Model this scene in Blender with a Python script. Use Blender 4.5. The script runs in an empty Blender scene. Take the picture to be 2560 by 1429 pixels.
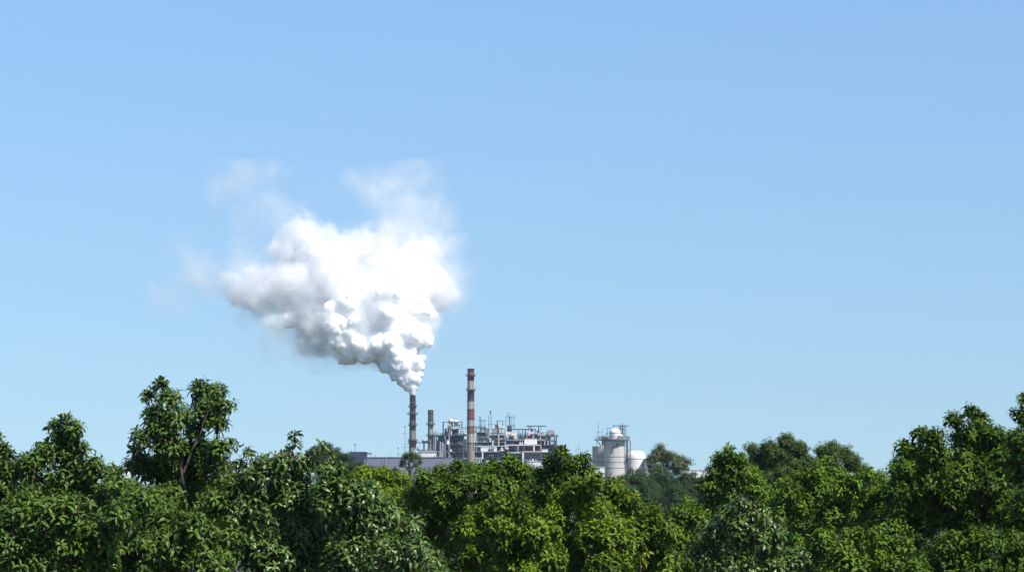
import bpy, math, random
import numpy as np
from mathutils import Vector, Matrix

random.seed(7)
RNG = np.random.default_rng(7)
SC = bpy.context.scene
COL = SC.collection

# ------------------------------------------------------------------ camera
FPX = 85.0 / 36.0 * 2560.0           # focal length in photo pixels
HORIZON = 1185.0                     # photo row of the horizon
TILT = math.atan((HORIZON - 714.5) / FPX)
CAM_Z = 13.0

cam_data = bpy.data.cameras.new("camera")
cam_data.lens = 85.0
cam_data.sensor_width = 36.0
cam_data.clip_start = 0.5
cam_data.clip_end = 12000.0
cam = bpy.data.objects.new("camera", cam_data)
cam.location = (0, 0, CAM_Z)
cam.rotation_euler = (math.radians(90) + TILT, 0, 0)
COL.objects.link(cam)
SC.camera = cam


def P(px, py, Y):
    """World point at distance Y that the photo shows at pixel (px, py)."""
    a, b = (px - 1280.0) / FPX, (714.5 - py) / FPX
    d = Vector((a, math.cos(TILT) - b * math.sin(TILT), math.sin(TILT) + b * math.cos(TILT)))
    k = Y / d.y
    return Vector((d.x * k, Y, CAM_Z + d.z * k))


def S(Y):
    """Metres per photo pixel at distance Y."""
    return Y / FPX


# ------------------------------------------------------------------ materials
def principled(name, color, rough=0.7, metal=0.0, spec=0.5, vary=0.0, scale=0.6, stretch=(1, 1, 1), dark=None, bump=0.0):
    m = bpy.data.materials.new(name)
    m.use_nodes = True
    nt = m.node_tree
    b = nt.nodes["Principled BSDF"]
    b.inputs["Roughness"].default_value = rough
    b.inputs["Metallic"].default_value = metal
    b.inputs["Specular IOR Level"].default_value = spec
    c = (*color, 1.0)
    b.inputs["Base Color"].default_value = c
    if vary > 0:
        tc = nt.nodes.new("ShaderNodeTexCoord")
        mp = nt.nodes.new("ShaderNodeMapping")
        mp.inputs["Scale"].default_value = stretch
        ns = nt.nodes.new("ShaderNodeTexNoise")
        ns.inputs["Scale"].default_value = scale
        ns.inputs["Detail"].default_value = 6.0
        ns.inputs["Roughness"].default_value = 0.65
        rp = nt.nodes.new("ShaderNodeValToRGB")
        rp.color_ramp.elements[0].position = 0.33
        rp.color_ramp.elements[1].position = 0.68
        lo = dark if dark else tuple(v * (1 - vary) for v in color)
        rp.color_ramp.elements[0].color = (*lo, 1)
        rp.color_ramp.elements[1].color = (*[min(1, v * (1 + vary * 0.35)) for v in color], 1)
        nt.links.new(tc.outputs["Object"], mp.inputs["Vector"])
        nt.links.new(mp.outputs["Vector"], ns.inputs["Vector"])
        nt.links.new(ns.outputs["Fac"], rp.inputs["Fac"])
        nt.links.new(rp.outputs["Color"], b.inputs["Base Color"])
        if bump:
            bp = nt.nodes.new("ShaderNodeBump")
            bp.inputs["Strength"].default_value = bump
            nt.links.new(ns.outputs["Fac"], bp.inputs["Height"])
            nt.links.new(bp.outputs["Normal"], b.inputs["Normal"])
    return m


STREAK = (1.0, 1.0, 0.06)
M = {}
M["steel_dark"] = principled("dark_painted_steel", (0.035, 0.04, 0.06), 0.6, vary=0.35, scale=0.5)
M["steel_blue"] = principled("blue_grey_steel", (0.1, 0.118, 0.17), 0.6, vary=0.3, scale=0.4)
M["steel_light"] = principled("pale_galvanised_steel", (0.25, 0.27, 0.32), 0.5, vary=0.25, scale=0.4)
M["cladding_dark"] = principled("navy_shade_cladding", (0.042, 0.052, 0.09), 0.8, vary=0.3, scale=0.3, stretch=STREAK)  # on inner walls this navy puts the bays' shade into the colour
M["cladding_grey"] = principled("violet_grey_cladding", (0.2, 0.205, 0.27), 0.75, vary=0.12, scale=0.15, stretch=(1, 1, 0.2))
M["cladding_pale"] = principled("pale_grey_cladding", (0.36, 0.37, 0.39), 0.75, vary=0.15, scale=0.2, stretch=(1, 1, 0.2))
M["white"] = principled("white_paint", (0.76, 0.75, 0.72), 0.6, vary=0.1, scale=0.3, stretch=STREAK)
M["cream"] = principled("cream_paint", (0.66, 0.58, 0.49), 0.6, vary=0.15, scale=0.4)
M["pink"] = principled("faded_pink_tank_paint", (0.6, 0.42, 0.36), 0.55, vary=0.2, scale=0.4)
M["orange"] = principled("orange_red_paint", (0.52, 0.13, 0.06), 0.6, vary=0.25, scale=0.5)
M["yellow"] = principled("dull_yellow_paint", (0.5, 0.4, 0.18), 0.6, vary=0.2, scale=0.5)
M["concrete"] = principled("stack_concrete", (0.40, 0.35, 0.30), 0.85, vary=0.3, scale=0.55, stretch=STREAK)
M["concrete_grey"] = principled("sooty_grey_concrete", (0.1, 0.092, 0.1), 0.85, vary=0.35, scale=0.55, stretch=STREAK)
M["concrete_tan"] = principled("tan_concrete", (0.25, 0.205, 0.175), 0.85, vary=0.25, scale=0.55, stretch=STREAK)
M["concrete_pale"] = principled("pale_tank_concrete", (0.5, 0.465, 0.42), 0.85, vary=0.11, scale=0.35, stretch=(1, 1, 0.15))
M["red"] = principled("weathered_red_paint", (0.2, 0.045, 0.04), 0.75, vary=0.25, scale=0.6, stretch=STREAK)
M["rust"] = principled("rust_orange_paint", (0.26, 0.08, 0.06), 0.75, vary=0.35, scale=0.6, stretch=STREAK)
M["maroon"] = principled("sooty_maroon_paint", (0.05, 0.02, 0.024), 0.8, vary=0.3, scale=0.6, stretch=STREAK)
M["black"] = principled("soot_black_paint", (0.022, 0.02, 0.027), 0.8, vary=0.4, scale=0.6, stretch=STREAK)
M["slab_pale"] = principled("pale_concrete_slab", (0.5, 0.48, 0.46), 0.8, vary=0.2, scale=0.4)
M["slab_orange"] = principled("peach_fascia_paint", (0.62, 0.42, 0.30), 0.7, vary=0.15, scale=0.4)
M["roof_red"] = principled("faded_red_roof_tiles", (0.45, 0.24, 0.18), 0.8, vary=0.25, scale=0.8)
M["glass"] = principled("dark_window_glass", (0.03, 0.04, 0.06), 0.12)
M["bark"] = principled("brown_bark", (0.12, 0.082, 0.066), 0.85, vary=0.4, scale=6.0, stretch=(1, 1, 0.3), bump=0.4)
M["bark_dark"] = principled("dark_bark", (0.05, 0.037, 0.03), 0.9, vary=0.4, scale=5.0, stretch=(1, 1, 0.3), bump=0.4)
M["ground"] = principled("grass_and_earth", (0.055, 0.075, 0.03), 0.95, vary=0.5, scale=0.06, dark=(0.05, 0.042, 0.028))


def leaf_material(name, dark, light, rough=0.36, trans=0.22, spec=0.5):
    m = bpy.data.materials.new(name)
    m.use_nodes = True
    nt = m.node_tree
    b = nt.nodes["Principled BSDF"]
    out = nt.nodes["Material Output"]
    at = nt.nodes.new("ShaderNodeAttribute")
    at.attribute_name = "tint"
    mix = nt.nodes.new("ShaderNodeMix")
    mix.data_type = "RGBA"
    mix.inputs["A"].default_value = (*dark, 1)
    mix.inputs["B"].default_value = (*light, 1)
    nt.links.new(at.outputs["Fac"], mix.inputs["Factor"])
    nt.links.new(mix.outputs["Result"], b.inputs["Base Color"])
    b.inputs["Roughness"].default_value = rough
    b.inputs["Specular IOR Level"].default_value = spec
    tr = nt.nodes.new("ShaderNodeBsdfTranslucent")
    gm = nt.nodes.new("ShaderNodeMix")
    gm.data_type = "RGBA"
    gm.blend_type = "MULTIPLY"
    gm.inputs["Factor"].default_value = 1.0
    gm.inputs["B"].default_value = (1.25, 1.35, 0.5, 1)
    nt.links.new(mix.outputs["Result"], gm.inputs["A"])
    nt.links.new(gm.outputs["Result"], tr.inputs["Color"])
    ms = nt.nodes.new("ShaderNodeMixShader")
    ms.inputs["Fac"].default_value = trans
    nt.links.new(b.outputs["BSDF"], ms.inputs[1])
    nt.links.new(tr.outputs["BSDF"], ms.inputs[2])
    nt.links.new(ms.outputs["Shader"], out.inputs["Surface"])
    return m


LEAF = {
    "deep": leaf_material("deep_green_glossy_leaf", (0.026, 0.058, 0.011), (0.13, 0.22, 0.026), 0.45, 0.16, 0.26),
    "silver": leaf_material("grey_green_shiny_leaf", (0.03, 0.064, 0.013), (0.13, 0.21, 0.038), 0.36, 0.12, 0.42),
    "mid": leaf_material("mid_green_leaf", (0.03, 0.064, 0.008), (0.145, 0.25, 0.014), 0.55, 0.15, 0.16),
    "lime": leaf_material("yellow_green_leaf", (0.042, 0.085, 0.008), (0.215, 0.31, 0.016), 0.55, 0.17, 0.16),
    "dark": leaf_material("dark_green_leaf", (0.022, 0.05, 0.01), (0.085, 0.145, 0.02), 0.55, 0.2, 0.25),
    "far": leaf_material("far_dark_green_leaf", (0.017, 0.042, 0.014), (0.05, 0.095, 0.022), 0.6, 0.15, 0.25),
    "olive": leaf_material("olive_brown_leaf", (0.042, 0.066, 0.013), (0.14, 0.165, 0.03), 0.5, 0.25, 0.25),
}


# ------------------------------------------------------------------ object helpers
def tag(o, label=None, cat=None, group=None, kind=None):
    if label: o["label"] = label
    if cat: o["category"] = cat
    if group: o["group"] = group
    if kind: o["kind"] = kind
    return o


def thing(name, label, cat, loc=(0, 0, 0), group=None):
    o = bpy.data.objects.new(name, None)
    o.empty_display_size = 0.5
    COL.objects.link(o)
    o.location = loc
    return tag(o, label, cat, group)


class MB:
    """Collects shapes in world coordinates; build() links them as one mesh object."""

    def __init__(self):
        self.v, self.f, self.mi, self.sm = [], [], [], []

    def _add(self, vs, fs, mi, smooth):
        b = len(self.v)
        self.v.extend([tuple(x) for x in vs])
        for i, f in enumerate(fs):
            self.f.append(tuple(b + k for k in f))
            self.mi.append(mi)
            self.sm.append(smooth[i] if isinstance(smooth, list) else smooth)

    def box(self, x0, y0, z0, x1, y1, z1, mi=0):
        vs = [(x0, y0, z0), (x1, y0, z0), (x1, y1, z0), (x0, y1, z0), (x0, y0, z1), (x1, y0, z1), (x1, y1, z1), (x0, y1, z1)]
        fs = [(0, 3, 2, 1), (4, 5, 6, 7), (0, 1, 5, 4), (1, 2, 6, 5), (2, 3, 7, 6), (3, 0, 4, 7)]
        self._add(vs, fs, mi, False)
        return self

    def pbox(self, px0, py0, px1, py1, Y, depth, mi=0):
        """Box whose front face at distance Y covers the photo rectangle."""
        a, b = P(px0, py1, Y), P(px1, py0, Y)
        return self.box(a.x, Y, a.z, b.x, Y + depth, b.z, mi)

    def cyl(self, p0, p1, r0, r1=None, n=12, mi=0, caps=True):
        p0, p1 = Vector(p0), Vector(p1)
        r1 = r0 if r1 is None else r1
        d = (p1 - p0)
        if d.length < 1e-6: return self
        d.normalize()
        u = d.orthogonal().normalized()
        w = d.cross(u)
        vs = []
        for p, r in ((p0, r0), (p1, r1)):
            for i in range(n):
                t = 2 * math.pi * i / n
                vs.append(p + u * (r * math.cos(t)) + w * (r * math.sin(t)))
        fs = [(i, (i + 1) % n, n + (i + 1) % n, n + i) for i in range(n)]
        sm = [True] * n
        if caps:
            fs += [tuple(range(n - 1, -1, -1)), tuple(range(n, 2 * n))]
            sm += [False, False]
        self._add(vs, fs, mi, sm)
        return self

    def tube(self, pts, radii, n=7, mi=0):
        pts = [Vector(p) for p in pts]
        vs, fs = [], []
        u = None
        for k, p in enumerate(pts):
            d = (pts[min(k + 1, len(pts) - 1)] - pts[max(k - 1, 0)])
            if d.length < 1e-9: d = Vector((0, 0, 1))
            d.normalize()
            if u is None: u = d.orthogonal()
            u = (u - d * u.dot(d)).normalized()
            w = d.cross(u)
            for i in range(n):
                t = 2 * math.pi * i / n
                vs.append(p + (u * math.cos(t) + w * math.sin(t)) * radii[k])
        for k in range(len(pts) - 1):
            for i in range(n):
                fs.append((k * n + i, k * n + (i + 1) % n, (k + 1) * n + (i + 1) % n, (k + 1) * n + i))
        fs.append(tuple(range(n - 1, -1, -1)))
        fs.append(tuple(range((len(pts) - 1) * n, len(pts) * n)))
        self._add(vs, fs, mi, [True] * (len(fs) - 2) + [False, False])
        return self

    def lathe(self, cx, cy, prof, n=32, mi=0, mis=None):
        """Surface of revolution about the vertical at (cx, cy): prof = [(r, z), ...] from bottom to top."""
        vs, fs, mm = [], [], []
        for r, z in prof:
            for i in range(n):
                t = 2 * math.pi * i / n
                vs.append((cx + r * math.cos(t), cy + r * math.sin(t), z))
        b = len(self.v)
        self.v.extend(vs)
        for k in range(len(prof) - 1):
            for i in range(n):
                self.f.append(tuple(b + q for q in (k * n + i, k * n + (i + 1) % n, (k + 1) * n + (i + 1) % n, (k + 1) * n + i)))
                self.mi.append(mis[k] if mis else mi)
                self.sm.append(True)
        self.f.append(tuple(b + (len(prof) - 1) * n + i for i in range(n)))
        self.mi.append(mis[-1] if mis else mi)
        self.sm.append(False)
        self.f.append(tuple(b + n - 1 - i for i in range(n)))
        self.mi.append(mis[0] if mis else mi)
        self.sm.append(False)
        return self

    def sphere(self, c, rx, ry=None, rz=None, n=20, m=12, mi=0):
        ry = rx if ry is None else ry
        rz = rx if rz is None else rz
        vs, fs = [], []
        for j in range(m + 1):
            th = math.pi * j / m
            for i in range(n):
                ph = 2 * math.pi * i / n
                vs.append((c[0] + rx * math.sin(th) * math.cos(ph), c[1] + ry * math.sin(th) * math.sin(ph), c[2] - rz * math.cos(th)))
        for j in range(m):
            for i in range(n):
                fs.append((j * n + i, j * n + (i + 1) % n, (j + 1) * n + (i + 1) % n, (j + 1) * n + i))
        self._add(vs, fs, mi, True)
        return self

    def build(self, name, mats, parent=None):
        if not isinstance(mats, (list, tuple)): mats = [mats]
        me = bpy.data.meshes.new(name)
        off = Vector((0, 0, 0))
        if parent is not None:
            off = parent.get("_org") and Vector(parent["_org"]) or wloc(parent)
        elif self.v:
            arr = np.array(self.v)
            off = Vector(((arr[:, 0].min() + arr[:, 0].max()) / 2, (arr[:, 1].min() + arr[:, 1].max()) / 2, arr[:, 2].min()))
        me.from_pydata([(x - off.x, y - off.y, z - off.z) for x, y, z in self.v], [], self.f)
        for m in mats: me.materials.append(m)
        me.polygons.foreach_set("material_index", self.mi)
        me.polygons.foreach_set("use_smooth", self.sm)
        me.update()
        me.set_sharp_from_angle(angle=math.radians(38))
        o = bpy.data.objects.new(name, me)
        COL.objects.link(o)
        if parent is not None:
            o.parent = parent
        else:
            o.location = off
        return o


def wloc(o):
    """World location of an object whose ancestors carry translations only."""
    v = Vector((0, 0, 0))
    while o is not None:
        v += Vector(o.location)
        o = o.parent
    return v


# ------------------------------------------------------------------ ground
gm = MB()
gm.v = [(-3000, -300, 0), (3000, -300, 0), (3000, 3300, 0), (-3000, 3300, 0)]
gm.f, gm.mi, gm.sm = [(0, 1, 2, 3)], [0], [False]
tag(gm.build("ground", M["ground"]), "green and brown ground under the trees", "ground", kind="structure")


# ------------------------------------------------------------------ trees
class Leaves:
    """Gathers leaf blades as numpy arrays."""

    def __init__(self, fine=True):
        self.V, self.T, self.n, self.fine = [], [], 0, fine

    def add(self, B, A, R, L, e0, e1, e2, width, tint, fold=0.3):
        N = len(L)
        if N == 0: return
        Sd = np.cross(A, R)
        L = L[:, None]

        def dirv(e): return np.cos(e)[:, None] * R + np.sin(e)[:, None] * A

        def nrm(e): return -np.sin(e)[:, None] * R + np.cos(e)[:, None] * A
        w = L * width[:, None] * 0.5
        if self.fine:
            p1 = B + dirv(e0) * L * 0.4
            p2 = p1 + dirv(e1) * L * 0.33
            p3 = p2 + dirv(e2) * L * 0.27
            l1 = p1 + Sd * w + nrm(e0) * w * fold
            r1 = p1 - Sd * w + nrm(e0) * w * fold
            l2 = p2 + Sd * w * 0.82 + nrm(e1) * w * fold * 0.8
            r2 = p2 - Sd * w * 0.82 + nrm(e1) * w * fold * 0.8
            V = np.stack([B, l1, p1, r1, l2, p2, r2, p3], 1)
        else:
            p1 = B + dirv(e0) * L * 0.5
            p3 = p1 + dirv(e2) * L * 0.5
            l1 = p1 + Sd * w + nrm(e0) * w * fold
            r1 = p1 - Sd * w + nrm(e0) * w * fold
            V = np.stack([B, l1, p1, r1, p3], 1)
        self.V.append(V)
        self.T.append(np.clip(tint, 0, 1))

    def build(self, name, mat, parent):
        V = np.concatenate(self.V, 0)
        T = np.concatenate(self.T, 0)
        N, K = V.shape[0], V.shape[1]
        off = np.array(wloc(parent))
        co = (V.reshape(-1, 3) - off).astype(np.float32)
        faces = [(0, 2, 1), (0, 3, 2), (1, 2, 5, 4), (2, 3, 6, 5), (4, 5, 7), (5, 6, 7)] if self.fine else [(0, 2, 1), (0, 3, 2), (1, 2, 4), (2, 3, 4)]
        cnt = np.array([len(f) for f in faces])
        loop = np.concatenate([np.array(f) for f in faces])
        loops = (np.arange(N)[:, None] * K + loop[None, :]).reshape(-1).astype(np.int32)
        tot = np.tile(cnt, N).astype(np.int32)
        start = np.concatenate([[0], np.cumsum(tot)[:-1]]).astype(np.int32)
        me = bpy.data.meshes.new(name)
        me.vertices.add(N * K)
        me.vertices.foreach_set("co", co.reshape(-1))
        me.loops.add(len(loops))
        me.loops.foreach_set("vertex_index", loops)
        me.polygons.add(len(tot))
        me.polygons.foreach_set("loop_start", start)
        me.polygons.foreach_set("loop_total", tot)
        me.polygons.foreach_set("use_smooth", np.ones(len(tot), dtype=bool))
        at = me.attributes.new("tint", "FLOAT", "POINT")
        at.data.foreach_set("value", np.repeat(T, K).astype(np.float32))
        me.materials.append(mat)
        me.update(calc_edges=True)
        me.validate()
        o = bpy.data.objects.new(name, me)
        COL.objects.link(o)
        o.parent = parent
        return o


def unit(a): return a / np.maximum(np.linalg.norm(a, axis=1, keepdims=True), 1e-9)


def fib(n):
    i = np.arange(n) + 0.5
    ph = np.arccos(1 - 2 * i / n)
    th = math.pi * (1 + 5 ** 0.5) * i
    return np.stack([np.cos(th) * np.sin(ph), np.sin(th) * np.sin(ph), np.cos(ph)], 1)


def shoots(lv, pos, axis, L, nl, rng, base_tint, tip_tint, width=0.28, stem=0.5, droop=0.0):
    """At every position a leafy shoot: nl leaves in spiral order up a short stem."""
    N = len(pos)
    if N == 0: return
    axis = unit(axis)
    ref = np.where(np.abs(axis[:, 2:3]) < 0.9, np.array([[0, 0, 1.0]]), np.array([[1.0, 0, 0]]))
    u = unit(np.cross(axis, ref))
    w = np.cross(axis, u)
    ph0 = rng.uniform(0, 2 * math.pi, N)
    sz = rng.uniform(0.8, 1.2, N)
    stint = base_tint + rng.normal(0, 0.13, N)
    for k in range(nl):
        t = (k + 0.5) / nl
        ph = ph0 + k * 2.399 + rng.normal(0, 0.25, N)
        R = np.cos(ph)[:, None] * u + np.sin(ph)[:, None] * w
        ln = L * sz * (1.15 - 0.45 * t ** 2) * rng.uniform(0.8, 1.15, N)
        e0 = np.radians(-4 + 56 * t ** 1.3 - droop + rng.normal(0, 13, N))
        e1 = e0 - np.radians(32 + rng.normal(0, 9, N))
        e2 = e1 - np.radians(30 + rng.normal(0, 10, N))
        B = pos + axis * ((t - 0.9) * stem * L * sz)[:, None] + R * (0.04 * L)
        tint = stint + (tip_tint - base_tint) * t ** 2.5 + rng.normal(0, 0.1, N)
        keep = rng.uniform(0, 1, N) > 0.06
        lv.add(B[keep], axis[keep], R[keep], ln[keep], e0[keep], e1[keep], e2[keep], np.full(keep.sum(), width) * rng.uniform(0.85, 1.15, keep.sum()), tint[keep])


def tree(name, label, Y, puffs, leaf="mid", L=0.2, spacing=1.75, nl=11, fine=True, base_tint=0.35, tip_tint=0.75, base_px=None,
         group="leafy trees across the bottom of the view", limbs=(), bark="bark", body=True, thick=1.0, seed=0, fill=1.0, twin=True, flat=1.0, up=0.8, clump=2.3, droop=0.0, width=0.28, patch=0.0, ragged=0.0):
    rng = np.random.default_rng(1000 + seed)
    s = S(Y)
    cs, rs, den = [], [], []
    xs = [p[0] for p in puffs]
    half = (max(p[0] + p[2] for p in puffs) - min(p[0] - p[2] for p in puffs)) / 2 * s
    for p in puffs:
        dy = p[3] if len(p) > 3 else rng.uniform(-0.2, 0.35) * half
        c = P(p[0], p[1], Y + dy)
        r = p[2] * s
        cs.append(np.array(c)); rs.append(r); den.append(1.0)
        if twin and p[2] * s > 0.9:
            cs.append(np.array(c) + np.array([rng.uniform(-.4, .4) * r, r * rng.uniform(0.8, 1.2), rng.uniform(-.4, -.1) * r])); rs.append(r * 0.9); den.append(1.35)
    cx = float(np.mean([P(x, 1185, Y).x for x in xs])) if base_px is None else P(base_px, 1185, Y).x
    ztop = max(c[2] + r for c, r in zip(cs, rs))
    zmin = min(c[2] for c in cs)
    root = thing(name, label, "tree", (cx, Y + 0.2 * half, 0), group)
    ybase = Y + 0.2 * half
    if body:
        br = max(half * 0.75, 1.2)
        z = zmin - br * 0.6
        k = 0
        while z > 4.0 and k < 4:
            for q in (-0.45, 0.45):
                cs.append(np.array([cx + q * half * rng.uniform(0.7, 1.1), ybase + rng.uniform(-.2, .3) * half, z]))
                rs.append(br * rng.uniform(0.7, 0.85)); den.append(1.7)
            z -= br * 1.0
            k += 1
    cs, rs = np.array(cs), np.array(rs)
    lv = Leaves(fine)
    sp = spacing * L
    pos, axs = [], []
    for i in range(len(cs)):
        # sub-clumps (the leafy ends of branches) over the shell of every clump
        rsub = clump * L
        if rs[i] > rsub * 1.3:
            n = max(5, int(4 * math.pi * rs[i] ** 2 / (rsub * 1.6 * den[i]) ** 2))
            d = unit(fib(n) + rng.normal(0, 0.8 / math.sqrt(n), (n, 3)))
            cc = cs[i] + d * (rs[i] * rng.uniform(0.62, 1.02, n) - rsub * 0.55)[:, None]
            rr = rsub * rng.uniform(0.6, 1.2, n)
            keep = np.ones(n, bool)
            for j in range(len(cs)):
                if j != i:
                    keep &= np.linalg.norm(cc - cs[j], axis=1) > rs[j] * 0.62
            keep &= rng.uniform(0, 1, n) > ragged * 0.5
            if body: keep &= ~((d[:, 2] < -0.2) & (rng.uniform(0, 1, n) < 0.75))
            cc, rr, d = cc[keep], rr[keep], d[keep]
        else:
            cc, rr, d = cs[i:i + 1], np.array([rs[i]]), np.zeros((1, 3))
        for c0, r0, dd in zip(cc, rr, d):
            spk = sp * (0.72 if not dd.any() else 0.86)
            m = max(5, int(4 * math.pi * r0 ** 2 / spk ** 2))
            e = unit(fib(m) + rng.normal(0, 0.5 / math.sqrt(m), (m, 3)))
            e = e[(e @ (dd + np.array([0, 0, 0.8]))) > (0.0 if body else -0.5)]
            pos.append(c0 + e * np.maximum(0.02, r0 * rng.uniform(0.75 - ragged, 1.05 + ragged, len(e)) - 0.4 * L)[:, None])
            axs.append(e * 0.7 + dd * 0.25 + np.array([0, 0, up]) + rng.normal(0, 0.22, e.shape))
    q, a = np.concatenate(pos), np.concatenate(axs)
    # new growth comes in patches: a slow noise over the crown
    pt = base_tint + patch * np.sin(q[:, 0] * 1.7 + seed) * np.cos(q[:, 2] * 2.1 + q[:, 1] * 1.3 + seed * 2)
    shoots(lv, q, a, L, nl, rng, pt, tip_tint + (pt - base_tint), width, droop=droop)
    # inner leaves, larger and turned every way
    for i in range(len(cs)):
        n = int(fill * 5.5 * rs[i] ** 3 / (min(sp, 1.5 * L) * den[i]) ** 3 * 1.5)
        n = min(n, 3200)
        d = unit(rng.normal(0, 1, (n, 3)))
        p = cs[i] + d * (rs[i] * 0.56 * rng.uniform(0.1, 1, n) ** (1 / 2.4))[:, None]
        shoots(lv, p, d * 0.5 + np.array([0, 0, 0.5]) + rng.normal(0, 0.5, (n, 3)), L * 1.08, 6, rng, base_tint, base_tint, width * 1.15)
    crown = lv.build("crown", LEAF[leaf], root)
    # trunk, limbs and twigs
    tm = MB()
    tr = thick * max(0.16, 0.018 * ztop)
    j = lambda k: Vector((rng.uniform(-k, k), rng.uniform(-k, k), 0))
    zt0 = max(2.5, min(ztop * 0.55, ztop - 2.2 * half - 1.0))
    tpts = [Vector((cx, ybase, -0.2)), Vector((cx, ybase, zt0 * 0.4)) + j(0.12), Vector((cx, ybase, zt0 * 0.7)) + j(0.2), Vector((cx, ybase, zt0)) + j(0.2)]
    tm.tube(tpts, [tr * 1.25, tr, tr * 0.85, tr * 0.65], 9)
    nodes = [(tpts[-1], tr * 0.62), (tpts[-2], tr * 0.55)]
    for i in np.argsort(cs[:, 2]):
        c, r = Vector(cs[i]), float(rs[i])
        st, r0 = min(nodes, key=lambda nd: (nd[0] - c).length + 2.5 * max(0.0, nd[0].z - c.z + 0.1))
        r1 = max(0.012, min(r0 * 0.62, 0.02 + 0.03 * r + 0.0002 * Y))
        mid = st.lerp(c, 0.5) + Vector((rng.uniform(-.12, .12) * r, rng.uniform(-.2, .2) * r, 0.12 * r))
        tm.tube([st, mid, c, c + Vector((0, 0, r * 0.5))], [min(r0, r1 * 1.5), r1 * 1.15, r1 * 0.8, 0.006], 6)
        nodes.append((c, r1))
        for k in range(6):
            dd = Vector(unit(rng.normal(0, 1, (1, 3)) + np.array([[0, 0, 0.6]]))[0])
            e2 = c + dd * r * 0.75
            tm.tube([c, c.lerp(e2, 0.5) + Vector((0, 0, 0.08 * r)), e2], [max(0.009, r1 * 0.4), max(0.007, r1 * 0.25), 0.005], 5)
    if fine:
        a = unit(a)
        pick = rng.random(len(q)) < 0.5
        for p0, ax in zip(q[pick], a[pick]):
            p0, ax = Vector(p0), Vector(ax)
            tm.tube([p0, p0 - ax * L * 1.2, p0 - ax * L * 2.2 + Vector((0, 0, -0.3 * L))], [0.006, 0.009, 0.012], 3)
    for pl, ra, rb in limbs:
        pts = [P(x, y, Y - 0.12 + (z[0] if z else 0)) for x, y, *z in pl]
        n = len(pts)
        tm.tube(pts, [ra + (rb - ra) * k / (n - 1) for k in range(n)], 8)
    tm.build("trunk", M[bark], root)
    return root


# --- near left trees
tree("broadleaf_tree", "tall dark tree with forked top and bare pinkish limbs showing in the fork", 58,
     [(402, 962, 27, .2), (372, 990, 27, .3), (425, 1000, 39, -.2), (385, 1038, 39), (440, 1050, 52), (400, 1080, 52), (352, 1098, 36, -.3), (345, 1125, 27), (420, 1122, 57),
      (500, 975, 39, .2), (540, 985, 39, .4), (565, 1018, 32), (515, 1030, 52), (545, 1060, 34), (490, 1075, 39, .4), (580, 1112, 23, .6), (545, 1125, 41, -.4), (520, 1150, 46), (468, 1122, 34, .7), (505, 1115, 30, .8), (350, 1168, 48, .6), (425, 1165, 46, .5), (548, 1172, 46, .8), (480, 1205, 60, 1.2), (470, 1170, 68, 1.2), (400, 1180, 68, .9)],
     "deep", 0.21, 1.6, 10, base_px=470, seed=1, base_tint=0.3, tip_tint=0.7, fill=0.55, twin=False,
     limbs=[([(482, 1330), (474, 1270), (462, 1220), (452, 1170), (446, 1130), (438, 1095), (445, 1060)], 0.05, 0.026),
            ([(446, 1132), (425, 1085), (405, 1035), (400, 985)], 0.022, 0.01),
            ([(458, 1180), (478, 1130), (486, 1112), (503, 1078), (508, 1055), (522, 1025), (524, 1000)], 0.032, 0.01),
            ([(488, 1110), (520, 1085), (548, 1065)], 0.02, 0.008), ([(405, 1040), (385, 1012), (372, 995)], 0.014, 0.007),
            ([(482, 1260), (500, 1235), (508, 1225)], 0.035, 0.02), ([(300, 1395), (285, 1350), (272, 1325)], 0.03, 0.015)])
tree("broadleaf_tree", "dark green tree with a narrow pointed leader, second crown from the left edge", 60,
     [(165, 1045, 22), (140, 1062, 30, .2), (185, 1075, 36), (155, 1100, 46), (195, 1118, 34), (115, 1135, 50), (170, 1150, 50), (70, 1165, 50), (230, 1170, 44), (190, 1215, 80), (100, 1225, 80), (280, 1190, 40), (280, 1240, 60)],
     "deep", 0.215, 2.05, 9, seed=2, base_tint=0.32, base_px=165, patch=0.1)
tree("broadleaf_tree", "dark green tree cut by the left edge of the photo", 61,
     [(-12, 1095, 30), (10, 1130, 36), (-25, 1150, 60), (20, 1180, 60), (-40, 1230, 90), (25, 1260, 70)],
     "deep", 0.215, 2.05, 9, seed=3, base_tint=0.34, base_px=-40)
tree("broadleaf_tree", "low dark bushy tree in the bottom left corner in front of the others", 53,
     [(60, 1290, 80), (160, 1300, 80), (20, 1370, 90), (120, 1390, 90), (230, 1340, 80), (215, 1420, 90), (300, 1300, 60)],
     "deep", 0.215, 2.05, 9, seed=4, base_tint=0.36, base_px=130, patch=0.1)
tree("broadleaf_tree", "dark green low crown directly below the tall forked tree", 55,
     [(300, 1225, 46, .6), (345, 1260, 60), (400, 1300, 60), (480, 1330, 70), (400, 1380, 90), (310, 1390, 80), (540, 1270, 60, 1), (560, 1370, 80), (500, 1420, 80), (590, 1215, 45, 1.2)],
     "deep", 0.215, 2.05, 9, seed=5, base_tint=0.34, base_px=430, patch=0.1)
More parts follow.
